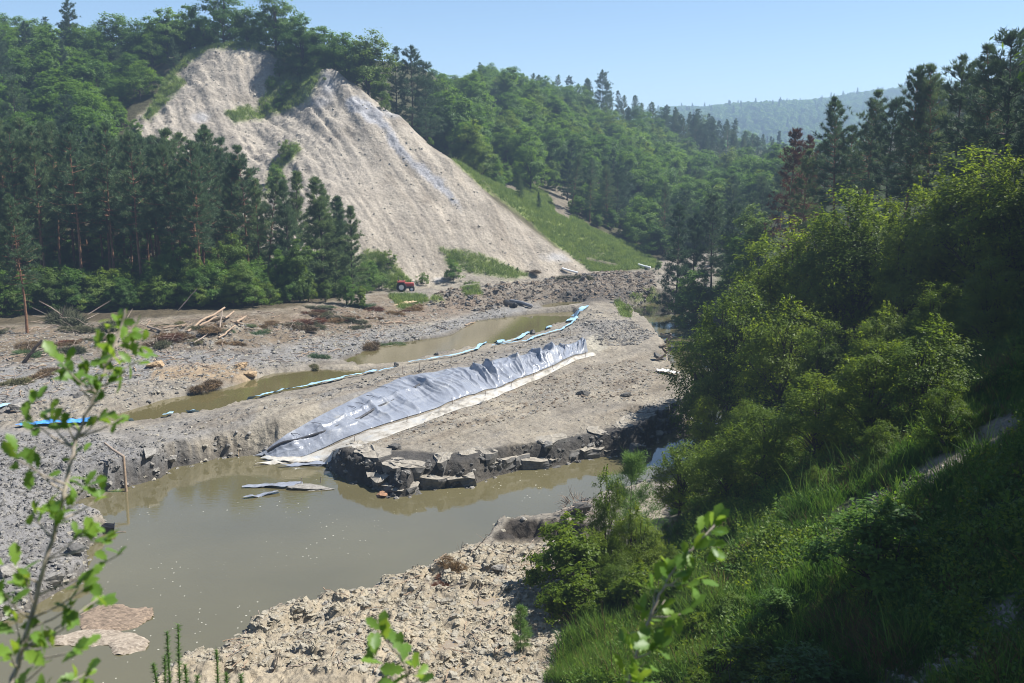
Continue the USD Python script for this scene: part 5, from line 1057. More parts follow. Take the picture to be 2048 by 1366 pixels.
for nm, poly, n, yl, lab in (('wood_litter', [(0,650),(300,640),(560,625),(780,600),(860,640),(690,700),(480,740),(200,780),(0,840)], 420, (60, 160), 'broken sticks and branches littering the cleared flat'), ('twig_litter', NEARB, 260, (28, 60), 'twigs and roots mixed into the near spoil bank'), ('reed_litter', HEAP, 160, (100, 190), 'sticks poking from the spoil heap')):
    P3 = spread(poly, n, yl, lambda P: P[:, 2] > .3) + [0, 0, .08]; instancer(nm, stick_p, P3, cr.integers(0, 5, len(P3)), cr.uniform(.3, 2.2, len(P3)) * (.5 if 'twig' in nm else 1), cr.uniform(0, 360, len(P3)), label=lab)
P3 = spread([(0,655),(150,655),(300,645),(420,632),(560,622),(700,605),(780,600),(860,610),(780,640),(640,665),(480,690),(300,690),(120,700),(0,700)], 44, (70, 150))
for i, p in enumerate(P3): s = cr.uniform(.5, 1.5); copy_of(PROTO['brush_%d' % [0, 2, 0, 2, 3, 1][i % 6]], 'brush_pile', 'small scatter of cut brush along the cleared edge before the grove', 'brush pile', (p[0], p[1], p[2] - .05), cr.uniform(0, 360), (s * 1.5, s * 1.2, s * cr.uniform(.5, 1.0)), 'cut brush along the grove edge')
# root plate beside the hollow on the near bank
p = on_ground(1155, 1030, 30, 80); t_ = thing('root_clump', 'dark uprooted clump of roots beside the hollow on the near bank', 'stump', p); V, F = lump(700, 3, .5, .9); put(str(t_.GetPath()) + '/stump', V * [.75, .5, .6] + [0, 0, .35], F, 'clod_dark'); mb = MB()
for k in range(70): d = unit(cr.normal(size=3) + [0, 0, .5]); o = d * .5 * [1.3, 1, 1] + [0, 0, .35]; e = o + d * cr.uniform(.2, .8) + cr.normal(0, .2, 3); mb.tube(np.array([o, (o + e) / 2 + cr.normal(0, .08, 3), e]), [.025, .014, .004], 4, cap=False)
mb.put(str(t_.GetPath()) + '/roots', 'weathered_wood')

# ------------------------------------------------------------------ floating things
for nm_, c0, c1 in (('foam', (.07, .05, .035), (.29, .215, .15)), ('foam_pale', (.13, .10, .07), (.38, .32, .25))):
    mat(nm_, {'g': ('geometry', {}), 'mp': ('mapping', {'scale': (1.0, 1.5, 1.0)}), 'n': ('noise_texture', {'scale': 2.2, 'detail': 9.0, 'roughness': .72, 'distortion': 2.5}), 'r': ('rgb_ramp', {'ramp': [(.36, c0), (.5, tuple((np.array(c0) + c1) / 2)), (.62, c1)]}), 'b': ('bump', {'strength': .8, 'distance': .06}), 'p': ('principled_bsdf', {'roughness': .85})},
        [('g.position', 'mp.vector'), ('mp.vector', 'n.vector'), ('n.fac', 'r.fac'), ('r.color', 'p.base_color'), ('n.fac', 'b.height'), ('b.normal', 'p.normal')])
def raft(pts, label, m, seed):
    P = np.array([at_z(a, b, 0.0)[:2] for a, b in pts]); g = shapely.Polygon(P).buffer(.3).buffer(-.2); c = np.array(g.centroid.coords[0]); x0, y0, x1, y1 = g.bounds
    nx, ny = int((x1 - x0) / .07), int((y1 - y0) / .07); X, Y = np.meshgrid(np.linspace(x0, x1, nx), np.linspace(y0, y1, ny), indexing='ij'); q = np.stack([X.ravel(), Y.ravel()], 1)
    sd = shapely.distance(shapely.points(q), g.exterior) * np.where(shapely.contains_xy(g, q[:, 0], q[:, 1]), 1, -1) + 1.1 * fb(q[:, 0], q[:, 1], 1.3, 4, seed); z = np.clip(sd, -.1, .3) * .35 + .05 * fb(q[:, 0], q[:, 1], 5, 3, seed + 1) * (sd > 0) - .012 * (sd < 0.02)
    Fq = grid_faces(nx, ny); keep = (sd[Fq] > -.02).all(1); o = thing('foam_raft', label, 'foam', (c[0], c[1], 0)); uq, iv = np.unique(Fq[keep], return_inverse=True); put(str(o.GetPath()) + '/mat', np.c_[q - c, z][uq], iv.reshape(-1, 3)[:, ::-1], m, True)
raft([(150,1235),(200,1212),(290,1215),(303,1232),(272,1255),(235,1262),(170,1262)], 'brown fan of foam and debris drifting by the lower left bank', 'foam', 5)
raft([(100,1275),(170,1262),(235,1262),(290,1275),(288,1298),(240,1308),(215,1292),(110,1290)], 'pale-edged foam raft below the brown fan', 'foam_pale', 6)
p = at_z(203, 1060, .15); t_ = thing('black_crate', 'black slatted plastic crate half sunk at the nose of the left bank', 'crate', p, 20, None, None, (0, 12)); tp_ = str(t_.GetPath())
for k in range(6): MB().box((0, -.3 + k * .12, .12), (1.15, .05, .36)).put(tp_ + '/' + ('slat' if k == 0 else f'slat_{k:03d}'), 'black_plastic')
MB().box((-.6, 0, .12), (.05, .78, .42)).put(tp_ + '/end_frame', 'black_plastic'); MB().box((.6, 0, .12), (.05, .78, .42)).put(tp_ + '/end_frame_001', 'black_plastic'); rod('stick', 'thin pole floating beside the black crate', 'stick', at_z(195, 1066, .03), at_z(252, 1063, .03), .03, .02, 'weathered_wood', None, 5)

# ------------------------------------------------------------------ debris barrier at the pool outlet
def slab(name, label, cat, px, py, size, rot, m, dz=0.0):
    p = on_ground(px, py, 60, 150) + [0, 0, dz]; t_ = thing(name, label, cat, p); V = np.array(trimesh.creation.box(size).subdivide().vertices); F = trimesh.creation.box(size).subdivide().faces
    V = V + .03 * (meshkit.noise(V * 3 + 2)[:, None] - .5); put(str(t_.GetPath()) + '/board', V @ euler(*rot).T, F, m)
slab('dark_board', 'dark upright board closing the pool outlet', 'board', 1348, 703, (2.2, .12, 1.5), (.2, 0, -.35), 'black_plastic', .4)
slab('beam', 'pale beam lying on top of the dark outlet board', 'beam', 1346, 694, (3.0, .18, .18), (0, .18, -.35), 'fresh_plank', 1.15)
slab('plank', 'first pale plank leaning on the outlet bank', 'plank', 1331, 694, (.22, .1, 2.4), (.3, .45, 0), 'weathered_wood', .5)
slab('plank', 'second plank leaning right of the first on the outlet bank', 'plank', 1336, 698, (.22, .1, 2.1), (.25, .3, 0), 'weathered_wood', .4)
slab('plank', 'short tilted plank at the water below the outlet bank', 'plank', 1318, 722, (.2, .1, 1.5), (.4, .9, .3), 'weathered_wood', .2)
slab('dark_slab', 'dark slab stuck in the outlet bank', 'slab', 1320, 719, (1.2, .6, .25), (.4, .5, .2), 'clod_dark', .2)
ribbon('blue_tarp', 'blue plastic tarp crumpled over the outlet barrier', [(1342,692),(1352,690),(1366,692),(1385,694),(1402,696)], .75, 'deep_blue', 11, 60, .9)
ribbon('white_sheet', 'whitish sheet in the rapids at the platform edge', [(1330,744),(1342,749),(1356,752)], .4, 'white_thing', 12, 40, .5)

# ------------------------------------------------------------------ pipes, planks and tractor on the far flat
def pipe(name, label, pts, r_, m, dz=.3):
    P = np.array([on_ground(a, b, 90, 200) + [0, 0, dz] for a, b in pts]); P[:, 1] = np.interp(np.linspace(0, 1, len(P)), [0, 1], [P[0, 1], P[-1, 1]]); t_ = thing(name, label, 'pipe', P[0]); k = np.linspace(0, len(P) - 1, 30); Q = np.stack([np.interp(k, np.arange(len(P)), P[:, i]) for i in range(3)], 1) - P[0]
    MB().tube(Q, r_, 10).put(str(t_.GetPath()) + '/tube', m, True); mb = MB()
    for q in Q[2::3]: mb.tube(np.array([q - [.04, 0, 0], q + [.04, 0, 0]]), r_ * 1.12, 10)
    mb.put(str(t_.GetPath()) + '/ribs', m)
pipe('drain_pipe', 'long curved grey drain pipe lying by the pond head', [(1021,606),(1033,607),(1043,611),(1051,614),(1063,617)], .22, 'grey_pipe')
pipe('drain_pipe', 'short thick dark pipe left of the curved one', [(1011,609),(1020,612),(1030,616)], .34, 'black_plastic')
pipe('drain_pipe', 'pale pipe lying at the foot of the landslide at right', [(1124,541),(1140,545),(1155,549)], .16, 'white_thing')
pipe('drain_pipe', 'pale greenish pipe at the end of the flat near the bushes', [(1277,533),(1288,536),(1300,539)], .2, 'white_thing')
p0 = on_ground(806, 610, 90, 160); t_ = thing('plank_stack', 'fan of five fresh planks on the grass patch', 'planks', p0)
for k in range(5): MB().box((-.5 + .32 * k, .15 * k, .18 + .05 * (k % 2)), (.16, 2.0, .07), euler(.12, .05 * k, -.55 - .1 * k)).put(str(t_.GetPath()) + '/' + ('plank' if k == 0 else f'plank_{k:03d}'), 'fresh_plank')
plain('tractor_red', (.40, .07, .06), .35, .1, 2.0, spec=.5)
plain('tyre_rubber', (.022, .022, .024), .8, .2, 6.0)
plain('dark_metal', (.05, .055, .07), .5, .2, 6.0)
p0 = on_ground(810, 583, 90, 170); sc = p0[1] / 140
t_ = thing('tractor', 'small red tractor parked at the foot of the landslide', 'tractor', p0 + [0, -.3, .05], 6, sc * 1.0); tp_ = str(t_.GetPath())
def rbox(size, c, bev=.06): 
    m = trimesh.creation.box(size); import manifold3d as m3
    h = m3.Manifold.batch_hull([m3.Manifold.sphere(bev, 8).translate([sx * (size[0] / 2 - bev) + c[0], sy * (size[1] / 2 - bev) + c[1], sz * (size[2] / 2 - bev) + c[2]]) for sx in (-1, 1) for sy in (-1, 1) for sz in (-1, 1)]); q = h.to_mesh(); return np.array(q.vert_properties[:, :3]), np.array(q.tri_verts)
put(tp_ + '/bonnet', *rbox((1.35, .62, .52), (.62, 0, 1.0), .12), 'tractor_red'); put(tp_ + '/grille', *rbox((.06, .5, .42), (1.31, 0, .98), .02), 'dark_metal'); put(tp_ + '/chassis', *rbox((1.9, .36, .34), (.2, 0, .58), .06), 'dark_metal')
def wheel(path, c, R, w):
    prof = np.array([[.55 * R, -w / 2], [.9 * R, -w / 2], [R, -w * .35], [R, w * .35], [.9 * R, w / 2], [.55 * R, w / 2], [.55 * R, -w / 2]]); m = trimesh.creation.revolve(prof, sections=28); v = np.array(m.vertices) @ euler(math.pi / 2, 0, 0).T; put(path, v + c, m.faces, 'tyre_rubber')
    mb = MB()
    for k in range(18): a = k * 2 * math.pi / 18; mb.box(np.array(c) + [math.cos(a) * R, 0, math.sin(a) * R], (.06, w * .95, .05), euler(0, -a, 0))
    mb.put(path + '/lugs', 'tyre_rubber'); d = trimesh.creation.cylinder(.56 * R, w * .5, sections=24); put(path + '/rim', np.array(d.vertices) @ euler(math.pi / 2, 0, 0).T + c, d.faces, 'white_thing')
wheel(tp_ + '/rear_wheel', (-.45, -.62, .68), .68, .36); wheel(tp_ + '/rear_wheel_001', (-.45, .62, .68), .68, .36); wheel(tp_ + '/front_wheel', (1.0, -.5, .38), .38, .2); wheel(tp_ + '/front_wheel_001', (1.0, .5, .38), .38, .2)
for i, y_ in enumerate((-.62, .62)): put(tp_ + ('/mudguard' if i == 0 else '/mudguard_001'), *rbox((1.1, .4, .1), (-.45, y_, 1.42), .04), 'tractor_red')
put(tp_ + '/seat', *rbox((.45, .5, .14), (-.55, 0, 1.28), .05), 'dark_metal'); put(tp_ + '/seat_back', *rbox((.1, .5, .45), (-.8, 0, 1.52), .04), 'dark_metal')
MB().tube(np.array([[-.02, 0, 1.15], [-.2, 0, 1.6]]), .03, 6).put(tp_ + '/steering_column', 'dark_metal'); m_ = trimesh.creation.torus(.2, .02, 16, 8); put(tp_ + '/steering_wheel', np.array(m_.vertices) @ euler(0, -.4, 0).T + [-.2, 0, 1.62], m_.faces, 'dark_metal')
MB().tube(np.array([[.9, .18, 1.2], [.9, .18, 1.75]]), .035, 8).put(tp_ + '/exhaust_pipe', 'dark_metal'); MB().tube(np.array([[-.9, -.5, 1.4], [-.9, -.5, 2.1], [-.9, .5, 2.1], [-.9, .5, 1.4]]), .035, 6).put(tp_ + '/roll_bar', 'dark_metal')
put(tp_ + '/headlight', *rbox((.05, .12, .12), (1.33, -.2, 1.1), .02), 'white_thing'); put(tp_ + '/headlight_001', *rbox((.05, .12, .12), (1.33, .2, 1.1), .02), 'white_thing')
# ------------------------------------------------------------------ undergrowth, saplings and shrubs
def bush(px, pt, Y, kind, name, label, cat, wide=1.0, group=None, minh=.6):
    x, y, h = top_at(px, pt, Y); plant(kind, x, y, max(h, minh), name, label, cat, group, wide)
SAPL = [(300,515,114,'broad_0'),(345,470,115,'broad_3'),(385,505,112,'pale_0'),(455,470,115,'broad_1'),(430,545,111,'broad_4'),(520,545,113,'broad_2'),(560,498,116,'broad_3'),(595,478,119,'broad_0'),(615,548,117,'pale_1'),(650,560,119,'broad_1'),(692,552,121,'broad_4'),(722,572,122,'pale_0'),(250,562,111,'broad_2'),(95,545,110,'broad_1'),(135,555,111,'broad_0'),(45,575,108,'broad_3'),(175,592,109,'broad_4'),(480,575,111,'pale_1'),(335,570,110,'broad_2'),(570,575,114,'broad_4'),(405,575,110,'broad_0'),(215,600,109,'broad_3'),(10,540,112,'broad_0')]
SL = ['leafy sapling under the left grove pines, in the row along the mud edge'] 
for i, (a, b, Y, k) in enumerate(SAPL): bush(a, b, min(Y, 115.5), k.replace('broad', 'pale') if i % 2 and k[-1] in '01' else k, 'sapling', SL[0], 'sapling', .85, 'saplings along the grove edge')
x, y = wr.uniform(-75, -17, 260), np.where(wr.uniform(0, 1, 260) < .6, wr.uniform(109, 115.5, 260), wr.uniform(116, 144, 260))
for a, b in zip(x, y):
    if left_grove(a, b): plant(['shrub_0', 'shrub_1', 'pale_0', 'broad_1', 'pale_1'][wr.integers(5)] if b < 116 else 'shrub_%d' % wr.integers(2) if b < 126 else 'broad_%d' % wr.integers(5), a, b, wr.uniform(2.2, 5.0) if b < 126 else wr.uniform(4, 7), 'shrub', 'green shrub in the shade under the left grove', 'shrub', 'undergrowth of the left grove', 1.1)
GREEN = [(905,520,152,'shrub_0','grey-green shrub at the toe of the scar left of the brown flat'),(985,528,158,'shrub_1','low bush on the grassy toe of the landslide'),(1035,540,159,'shrub_0','bush near the right end of the landslide toe'),(800,548,145,'shrub_1','low bush just behind the tractor'),(775,500,152,'shrub_1','green tuft of bush on the left flank of the landslide'),(740,525,148,'shrub_0','dense bush between the grove end and the landslide'),(558,118,188,'broad_3','small tree at the head of the gully between both lobes of the scar'),(592,100,188,'broad_0','leafy tree filling the gully top of the scar'),(628,112,186,'broad_4','tree leaning over the pointed spur from the gully'),(540,150,186,'broad_1','low dark tree in the middle of the gully'),(575,160,185,'broad_2','wide bushy tree low in the gully of the scar'),(612,158,184.5,'broad_3','small tree on the right wall of the gully'),(650,95,187,'broad_1','tree just behind the tip of the spur'),(500,100,193,'broad_0','bushy tree at the rim where the left lobe ends'),(760,545,146,'shrub_1','light green bush at the left foot of the landslide'),(725,585,128,'shrub_0','bush beside the last small pine of the grove'),(705,590,124,'shrub_1','bright low bush at the grove end'),(845,545,150,'shrub_1','small bush on the toe of the landslide'),(940,560,148,'shrub_1','bright green bush on the brown flat right of the tractor'),
 (1178,462,186,'shrub_0','round bush at the lower end of the grassy strip'),(1210,478,184,'shrub_1','light bush right of the round one on the strip'),(1240,485,186,'shrub_0','bush near the valley mouth conifers'),(1270,495,184,'shrub_2','yellow-green bush at the valley mouth'),(1298,510,178,'shrub_0','bush at the right end of the flat'),(1150,440,190,'shrub_0','bush above the round one by the eroded bank'),(1195,430,196,'shrub_1','shrub on the edge of the eroded bank'),(1225,500,176,'shrub_1','small bush low on the grassy strip'),(1318,520,160,'broad_3','tall bush where the flat meets the right bank'),
 (1110,340,214,'broad_1','rounded bush above the eroded bank'),(975,290,200,'pale_0','pale tree top by the grassy strip'),(990,320,192,'shrub_0','bush at the top of the grassy strip'),(1060,425,178,'shrub_0','lone bush in the middle of the grassy strip'),(930,570,150,'shrub_1','low bush behind the bright green one'),(1255,608,116,'shrub_1','low grass bush on the dike end'),
 (590,165,185,'shrub_1','low bush in the gully at the top of the scar'),(560,190,184,'shrub_0','bush in the gully left of the spur'),(535,205,183,'shrub_0','bush hanging at the gully edge'),(625,175,183,'shrub_0','bush at the head of the spur'),(575,280,168,'shrub_1','grassy shrub halfway down the left scar'),(550,330,162,'shrub_0','shrub low on the left scar'),(650,180,181.5,'shrub_1','tiny bush on the spur face'),
 (420,92,192,'shrub_1','bush on the upper left rim of the scar'),(480,82,192,'shrub_1','bush on the rim above the scar middle'),(520,95,191,'shrub_0','bush at the rim left of the gully'),(370,125,188,'shrub_1','light bush on the left rim of the scar'),(345,150,186,'shrub_0','bush overhanging the left rim'),(300,215,176,'broad_1','dark bushy tree at the left border of the scar'),(275,245,172,'broad_3','bushy tree at the lower left border of the scar'),(690,140,184,'shrub_1','bush on the ridge right of the spur tip'),(770,200,180,'shrub_1','bush on the ridge before the conifers'),(860,275,177,'shrub_0','shrub on the ridge below the conifers'),(900,300,178,'bushy_1','small conifer on the ridge below the conifer cluster'),(925,330,175,'bushy_0','young conifer lower on the ridge')]
for a, b, Y, k, lab in GREEN: bush(a, b, Y, k, 'bush', lab, 'bush' if 'conifer' not in lab else 'conifer')
x, y = wr.uniform(5, 75, 300), wr.uniform(180, 235, 300)
for a, b in zip(x, y):
    u, v = pxof(a, b)
    if 960 < u < 1330 and not (1085 < u < 1155 and 365 < v < 450) and v < np.interp(u, [960, 1100, 1180, 1330], [340, 410, 452, 520]) and float(field('grass', np.array([a]), np.array([b]))[0]) < .5: plant(['shrub_0', 'shrub_1', 'broad_1', 'broad_3'][wr.integers(4)], a, b, wr.uniform(2, 5.5), 'shrub', 'shrub between the grassy strip and the woods of the middle hill', 'shrub', 'shrubs above the grassy strip', 1.2)
# near bank plants
bush(1258, 918, 43, 'sapling_0', 'pine_sapling', 'young pine with an upright leader among shrubs on the near bank', 'pine', .95)
bush(1040, 1215, 35.5, 'sapling_0', 'pine_sapling', 'small pine on the near mud left of the tall grass', 'pine', 1.0)
bush(1215, 940, 42, 'near_2', 'shrub', 'slim leafy shrub left of the young pine', 'shrub', .55)
NB = [(1365,880,48,'near_0','dark overhanging bush at the river bend, lowest of the thicket',1.2),(1450,855,46,'near_1','dark bush at the thicket foot near the river bend',1.3),(1540,800,44,'near_3','broad bush at the shaded thicket foot',1.3),(1640,745,42,'near_0','dark bush up the slope from the thicket foot',1.3),(1750,680,40,'near_2','dark bush halfway up the shaded slope',1.3),(1850,640,39,'near_1','dark bush under the tall trees at right',1.3),(1140,1035,41,'shrub_2','bright shrub beside the root clump',1.3),(1275,1010,41,'near_1','light green shrub close behind the young pine',.9),(1165,1130,38.5,'shrub_2','bright shrub on the mud edge below the young pine',1.6),(1230,1120,38,'near_3','bright leafy shrub in the middle of the near bank bushes',1.1),(1290,1130,37,'shrub_2','sunny shrub right of the middle near bank bushes',1.6),(1345,1165,35,'shrub_2','sunny shrub at the start of the slope grass',1.6),(1440,1090,36,'shrub_2','pale-leaved shrub where the slope grass meets the thicket',1.3),(1560,1180,27,'shrub_0','small dark shrub on the middle of the near slope',1.5),(1480,1290,24,'shrub_2','leafy shrub low on the near slope right of the sapling',1.7),(1620,1300,21.5,'shrub_0','shaded low shrub near the bottom edge of the slope',1.6),(1390,1340,26,'shrub_2','shrub at the bottom edge behind the right sapling',1.4),(1560,1350,21,'shrub_2','small-leaved shrub at the bottom edge',1.7),(1760,1000,26,'shrub_0','tuft-like shrub beside the bare streak on the slope',1.4),(1520,1010,39,'near_1','shrub at the dark foot of the thicket',1.1),(1640,930,37,'near_3','shrub in deep shade above the slope grass',1.1),(1760,840,36,'near_0','dark shrub high on the slope under the trees',1.2),(1900,760,34,'near_2','dark shrub near the right edge above the grass',1.2),(1175,1060,40.5,'near_0','spreading shrub below the young pine on the near bank',1.2),(1235,1080,40,'near_1','bushy shrub at the foot of the young pine',1.1),(1300,1060,41,'near_3','twiggy shrub right of the young pine',1.0),(1120,1170,38,'shrub_2','low shrub reaching over the mud left of the grass',1.5),(1340,1090,39,'near_2','leafy shrub at the edge of the shaded grass',1.0),(1255,1165,37,'shrub_2','light shrub in front of the spreading one',1.3),(1190,1190,37,'shrub_2','low light green shrub before the tall grass',1.3),(1315,1180,35,'shrub_2','shrub in the sun at the top of the tall grass',1.2),
 (1420,1150,33,'shrub_2','small-leaved shrub in half shade on the slope',1.4),(1470,1190,30,'shrub_1','pale dotted shrub on the shaded slope',1.4),(1400,1230,30,'shrub_2','shrub at the sunny edge of the slope low down',1.4),(1520,1240,27,'shrub_2','shaded shrub on the near slope',1.4),(1360,1290,29,'shrub_2','dense shrub low behind the right sapling',1.3)]
for a, b, Y, k, lab, w in NB: bush(a, b, Y, k, 'shrub', lab, 'shrub', w)
# trees out of sight on the right that shade the near slope
for x in np.arange(17, 48, 6.0):
    for y in np.arange(15, 72, 6.4):
        a, b = x + wr.uniform(-1.5, 1.5), y + wr.uniform(-1.5, 1.5); h = (wr.uniform(16, 19) if not 34 < b < 41.5 else min(14.5, 10 + .6 * (a - 18))) * (.75 if a < 21 else 1)
        if a < .56 * b + (10.5 if b < 40 else 8): continue
        plant('broad_%d' % wr.integers(5), a, b, h, 'broadleaf_tree', 'broadleaf tree on the near slope beyond the right edge of the view', 'tree', 'trees shading the near slope', 1.15)

# ------------------------------------------------------------------ grass
def tuft(seed, n, h, spread_, lean, wd):
    r = np.random.default_rng(seed); P = np.c_[r.normal(0, spread_, (n, 2)), np.zeros(n) - .03]; D = unit(np.c_[r.normal(0, lean, (n, 2)), np.ones(n)]); L = h * r.uniform(.45, 1.1, n)
    side = unit(np.cross(D, r.normal(size=(n, 3)))); bend = np.c_[D[:, :2] * 1.2, -.25 * np.ones(n)] * (L * .35)[:, None]; w = (wd * r.uniform(.7, 1.3, n))[:, None]
    m_ = P + D * (L * .58)[:, None]; e = P + D * L[:, None] + bend * .6
    V = np.stack([P - side * w, P + side * w, m_ - side * w * .75, m_ + side * w * .75, e], 1).reshape(-1, 3); k = np.arange(n)[:, None] * 5
    return V, np.vstack([k + [0, 1, 3], k + [0, 3, 2], k + [2, 3, 4]])
gr = np.random.default_rng(11)
x, y = gr.uniform(-1, 34, 90000), gr.uniform(13, 62, 90000); z = ground_z(x, y); a, b, zc = project(np.stack([x, y, z], -1))
k = (a > 1080) & (a < 2130) & (b < 1420) & (b > 600) & (field('slope', x, y) > .35) & (field('bare', x, y) < gr.uniform(.25, .9, len(x))) & (meshkit.noise(np.stack([x * .5, y * .5, x * 0], -1)) > gr.uniform(.05, .5, len(x)))
x, y, z = x[k], y[k], z[k]; k = np.arange(len(x)) < 42000; x, y, z = x[k], y[k], z[k]
hgt = .35 + 1.5 * np.clip(meshkit.fbm(np.stack([x * .45, y * .45, x * 0 + 9], -1), 3, 14) - .22, 0, 1) * gr.uniform(.5, 1.5, len(x))
dryp = meshkit.noise(np.stack([x * .8, y * .8, x * 0 + 4], -1)) > .64; pk = np.where(dryp & (gr.uniform(0, 1, len(x)) < .4), 6, gr.choice(7, len(x), p=[.22, .22, .22, .12, .12, .06, .04]))
instancer('slope_grass', [(*tuft(20 + i, 22, .6, .12, .4, .012), 'grass_blade') for i in range(3)] + [(*tuft(25, 18, .75, .1, .3, .012), 'meadow_blade'), (*tuft(26, 12, .4, .16, .9, .028), 'grass_blade'), (*tuft(27, 7, 1.5, .1, .18, .008), 'meadow_blade'), (*tuft(30, 16, .7, .1, .4, .008), 'dry_brush')], np.c_[x, y, z], pk, hgt, gr.uniform(0, 360, len(x)), label='uneven grass on the shaded near slope')
wp = []
for i in range(3):
    r = np.random.default_rng(40 + i); n = 46; P = np.c_[r.normal(0, .16, (n, 2)), r.uniform(.05, .55, n)]; wp.append((*leaves(P, r.normal(size=(n, 3)) * .6 + [0, 0, .8], .085, r), ['broad_leaf', 'pale_leaf', 'near_leaf'][i]))
q = np.random.default_rng(8).choice(len(x), min(len(x), 5200), replace=False); q = q[meshkit.noise(np.stack([x[q] * .35, y[q] * .35, x[q] * 0 + 2], -1)) > .42]
instancer('slope_weeds', wp, np.c_[x, y, z][q], gr.integers(0, 3, len(q)), gr.uniform(.5, 1.5, len(q)), gr.uniform(0, 360, len(q)), label='low leafy weeds mixed into the slope grass')
P3 = spread([(1090,1366),(1130,1290),(1180,1230),(1300,1190),(1420,1160),(1480,1230),(1400,1366)], 6000, (18, 60))
th = .35 + 1.4 * np.clip(meshkit.fbm(P3 * [.6, .6, 0], 3, 15) - .2, 0, 1) * gr.uniform(.6, 1.4, len(P3))
instancer('tall_grass', [(*tuft(50 + i, 18, 1.05, .16, .3, .012), 'meadow_blade') for i in range(2)] + [(*tuft(52, 22, .8, .16, .45, .010), 'grass_blade'), (*tuft(53, 9, 1.35, .1, .2, .009), 'dry_brush'), wp[2], wp[1]], P3, gr.choice(6, len(P3), p=[.3, .25, .22, .07, .1, .06]), th, gr.uniform(0, 360, len(P3)), label='tall sunlit grass at the foot of the near slope')
x, y = gr.uniform(-95, 60, 260000), gr.uniform(95, 216, 260000); k = field('grass', x, y) > gr.uniform(.35, .9, len(x)); x, y = x[k][:26000], y[k][:26000]
instancer('valley_grass', [(*tuft(70 + i, 14, .7, .22, .5, .03), 'strip_blade') for i in range(4)], np.c_[x, y, ground_z(x, y)], gr.integers(0, 4, len(x)), gr.uniform(.5, 1.2, len(x)), gr.uniform(0, 360, len(x)), label='bright grass on the strip beside the landslide')

# ------------------------------------------------------------------ leafy twigs close to the camera
leafy('twig_leaf', (.17, .31, .06), (.36, .54, .06), .48, .4, .25)
def lobed_leaf(seed, L=.085):
    r = np.random.default_rng(seed); t = np.linspace(0, 1, 9); w = np.array([.04, .14, .34, .26, .46, .34, .44, .22, 0]) * .62 * r.uniform(.85, 1.1); z = -.25 * (t - .3) ** 2 * r.uniform(.3, 1.3)
    mid_ = np.c_[t, 0 * t, z]; lf = np.c_[t + .06, w, z + .14 * w]; rt = np.c_[t + .06, -w, z + .14 * w]; V = np.vstack([mid_, lf, rt]) * L; F = []
    for i in range(8): F += [[i, i + 1, 9 + i + 1], [i, 9 + i + 1, 9 + i], [i, 18 + i, 18 + i + 1], [i, 18 + i + 1, i + 1]]
    return V, np.array(F)
LEAF = [lobed_leaf(k) for k in range(6)]
fr = np.random.default_rng(21)
def twig(name, label, spine, clusters, per, size, sides=(), rad=(.012, .004), cat='sapling'):
    pts = np.array([at_y(*s) for s in spine]); t_ = thing(name, label, cat, pts[0]); tp_ = str(t_.GetPath()); o = pts[0]; n = len(pts); u = np.linspace(0, n - 1, n * 5); S = np.stack([np.interp(u, np.arange(n), pts[:, i]) for i in range(3)], 1)
    S += fr.normal(0, .002, S.shape); mb = MB().tube(S - o, np.linspace(rad[0], rad[1], len(S)), 7); cnt = 0
    for a, b, Y in clusters:
        c = at_y(a, b, Y + fr.normal(0, .08)); d = np.linalg.norm(S - c, axis=1) + .4 * np.maximum(S[:, 2] - c[2] + .05, 0); k = int(np.argmin(d)); st = S[max(0, k - 2)]
        m_ = (st + c) / 2 + [0, 0, -.01]; mb.tube(np.array([st, m_, c]) - o, [.0042, .003, .0018], 5, cap=False); ax = unit(c - st)
        for q in range(per + fr.integers(-1, 3)):
            d_ = unit(ax * .5 + fr.normal(size=3) * .8 + [0, -.1, .25]); up = unit(np.array([0, -.3, 1.0]) + fr.normal(0, .45, 3)); y_ = unit(np.cross(up, d_)); z_ = np.cross(d_, y_); R = np.stack([d_, y_, z_], 1)
            V, F = LEAF[fr.integers(6)]; pos = c - ax * fr.uniform(0, .07) - o + fr.normal(0, .008, 3); nm = 'leaf' if cnt == 0 else f'leaf_{cnt:03d}'; cnt += 1
            put(f'{tp_}/{nm}', (V * size * fr.uniform(.65, 1.15)) @ R.T + pos, F, 'twig_leaf', True)
    mb.put(tp_ + '/stem', 'twig_bark', True)
twig('leafy_sapling', 'slender sapling with lobed leaves rising close by along the left edge', [(5,1440,2.9),(35,1330,3.0),(65,1220,3.05),(100,1090,3.1),(125,1000,3.15),(140,930,3.2),(155,870,3.25),(190,790,3.3),(212,730,3.35),(240,660,3.4),(250,620,3.42)],
     [(240,630,3.4),(215,655,3.4),(265,665,3.42),(195,690,3.38),(285,690,3.4),(230,700,3.3),(250,740,3.35),(120,725,3.3),(165,735,3.3),(290,715,3.4),(215,770,3.3),(150,755,3.3),(70,800,3.2),(90,830,3.2),(55,835,3.2),(130,835,3.2),(200,835,3.3),(245,835,3.3),(30,915,3.1),(60,930,3.1),(155,900,3.2),(195,960,3.2),(215,985,3.2),(175,985,3.2),(95,1005,3.1),(60,1020,3.1),(110,1030,3.1),(170,1060,3.15),(215,1075,3.15),(245,1105,3.15),(20,1130,3.0),(50,1150,3.0),(10,1190,3.0),(180,1170,3.1),(205,1190,3.1),(150,1210,3.05),(30,1230,3.0),(140,1250,3.05),(60,1270,3.0),(110,1290,3.0),(165,1300,3.0),(20,1310,2.95),(90,1330,3.0),(185,1340,3.0),(30,1355,2.95),(130,1360,3.0)], 6, .78, rad=(.0095, .0035))
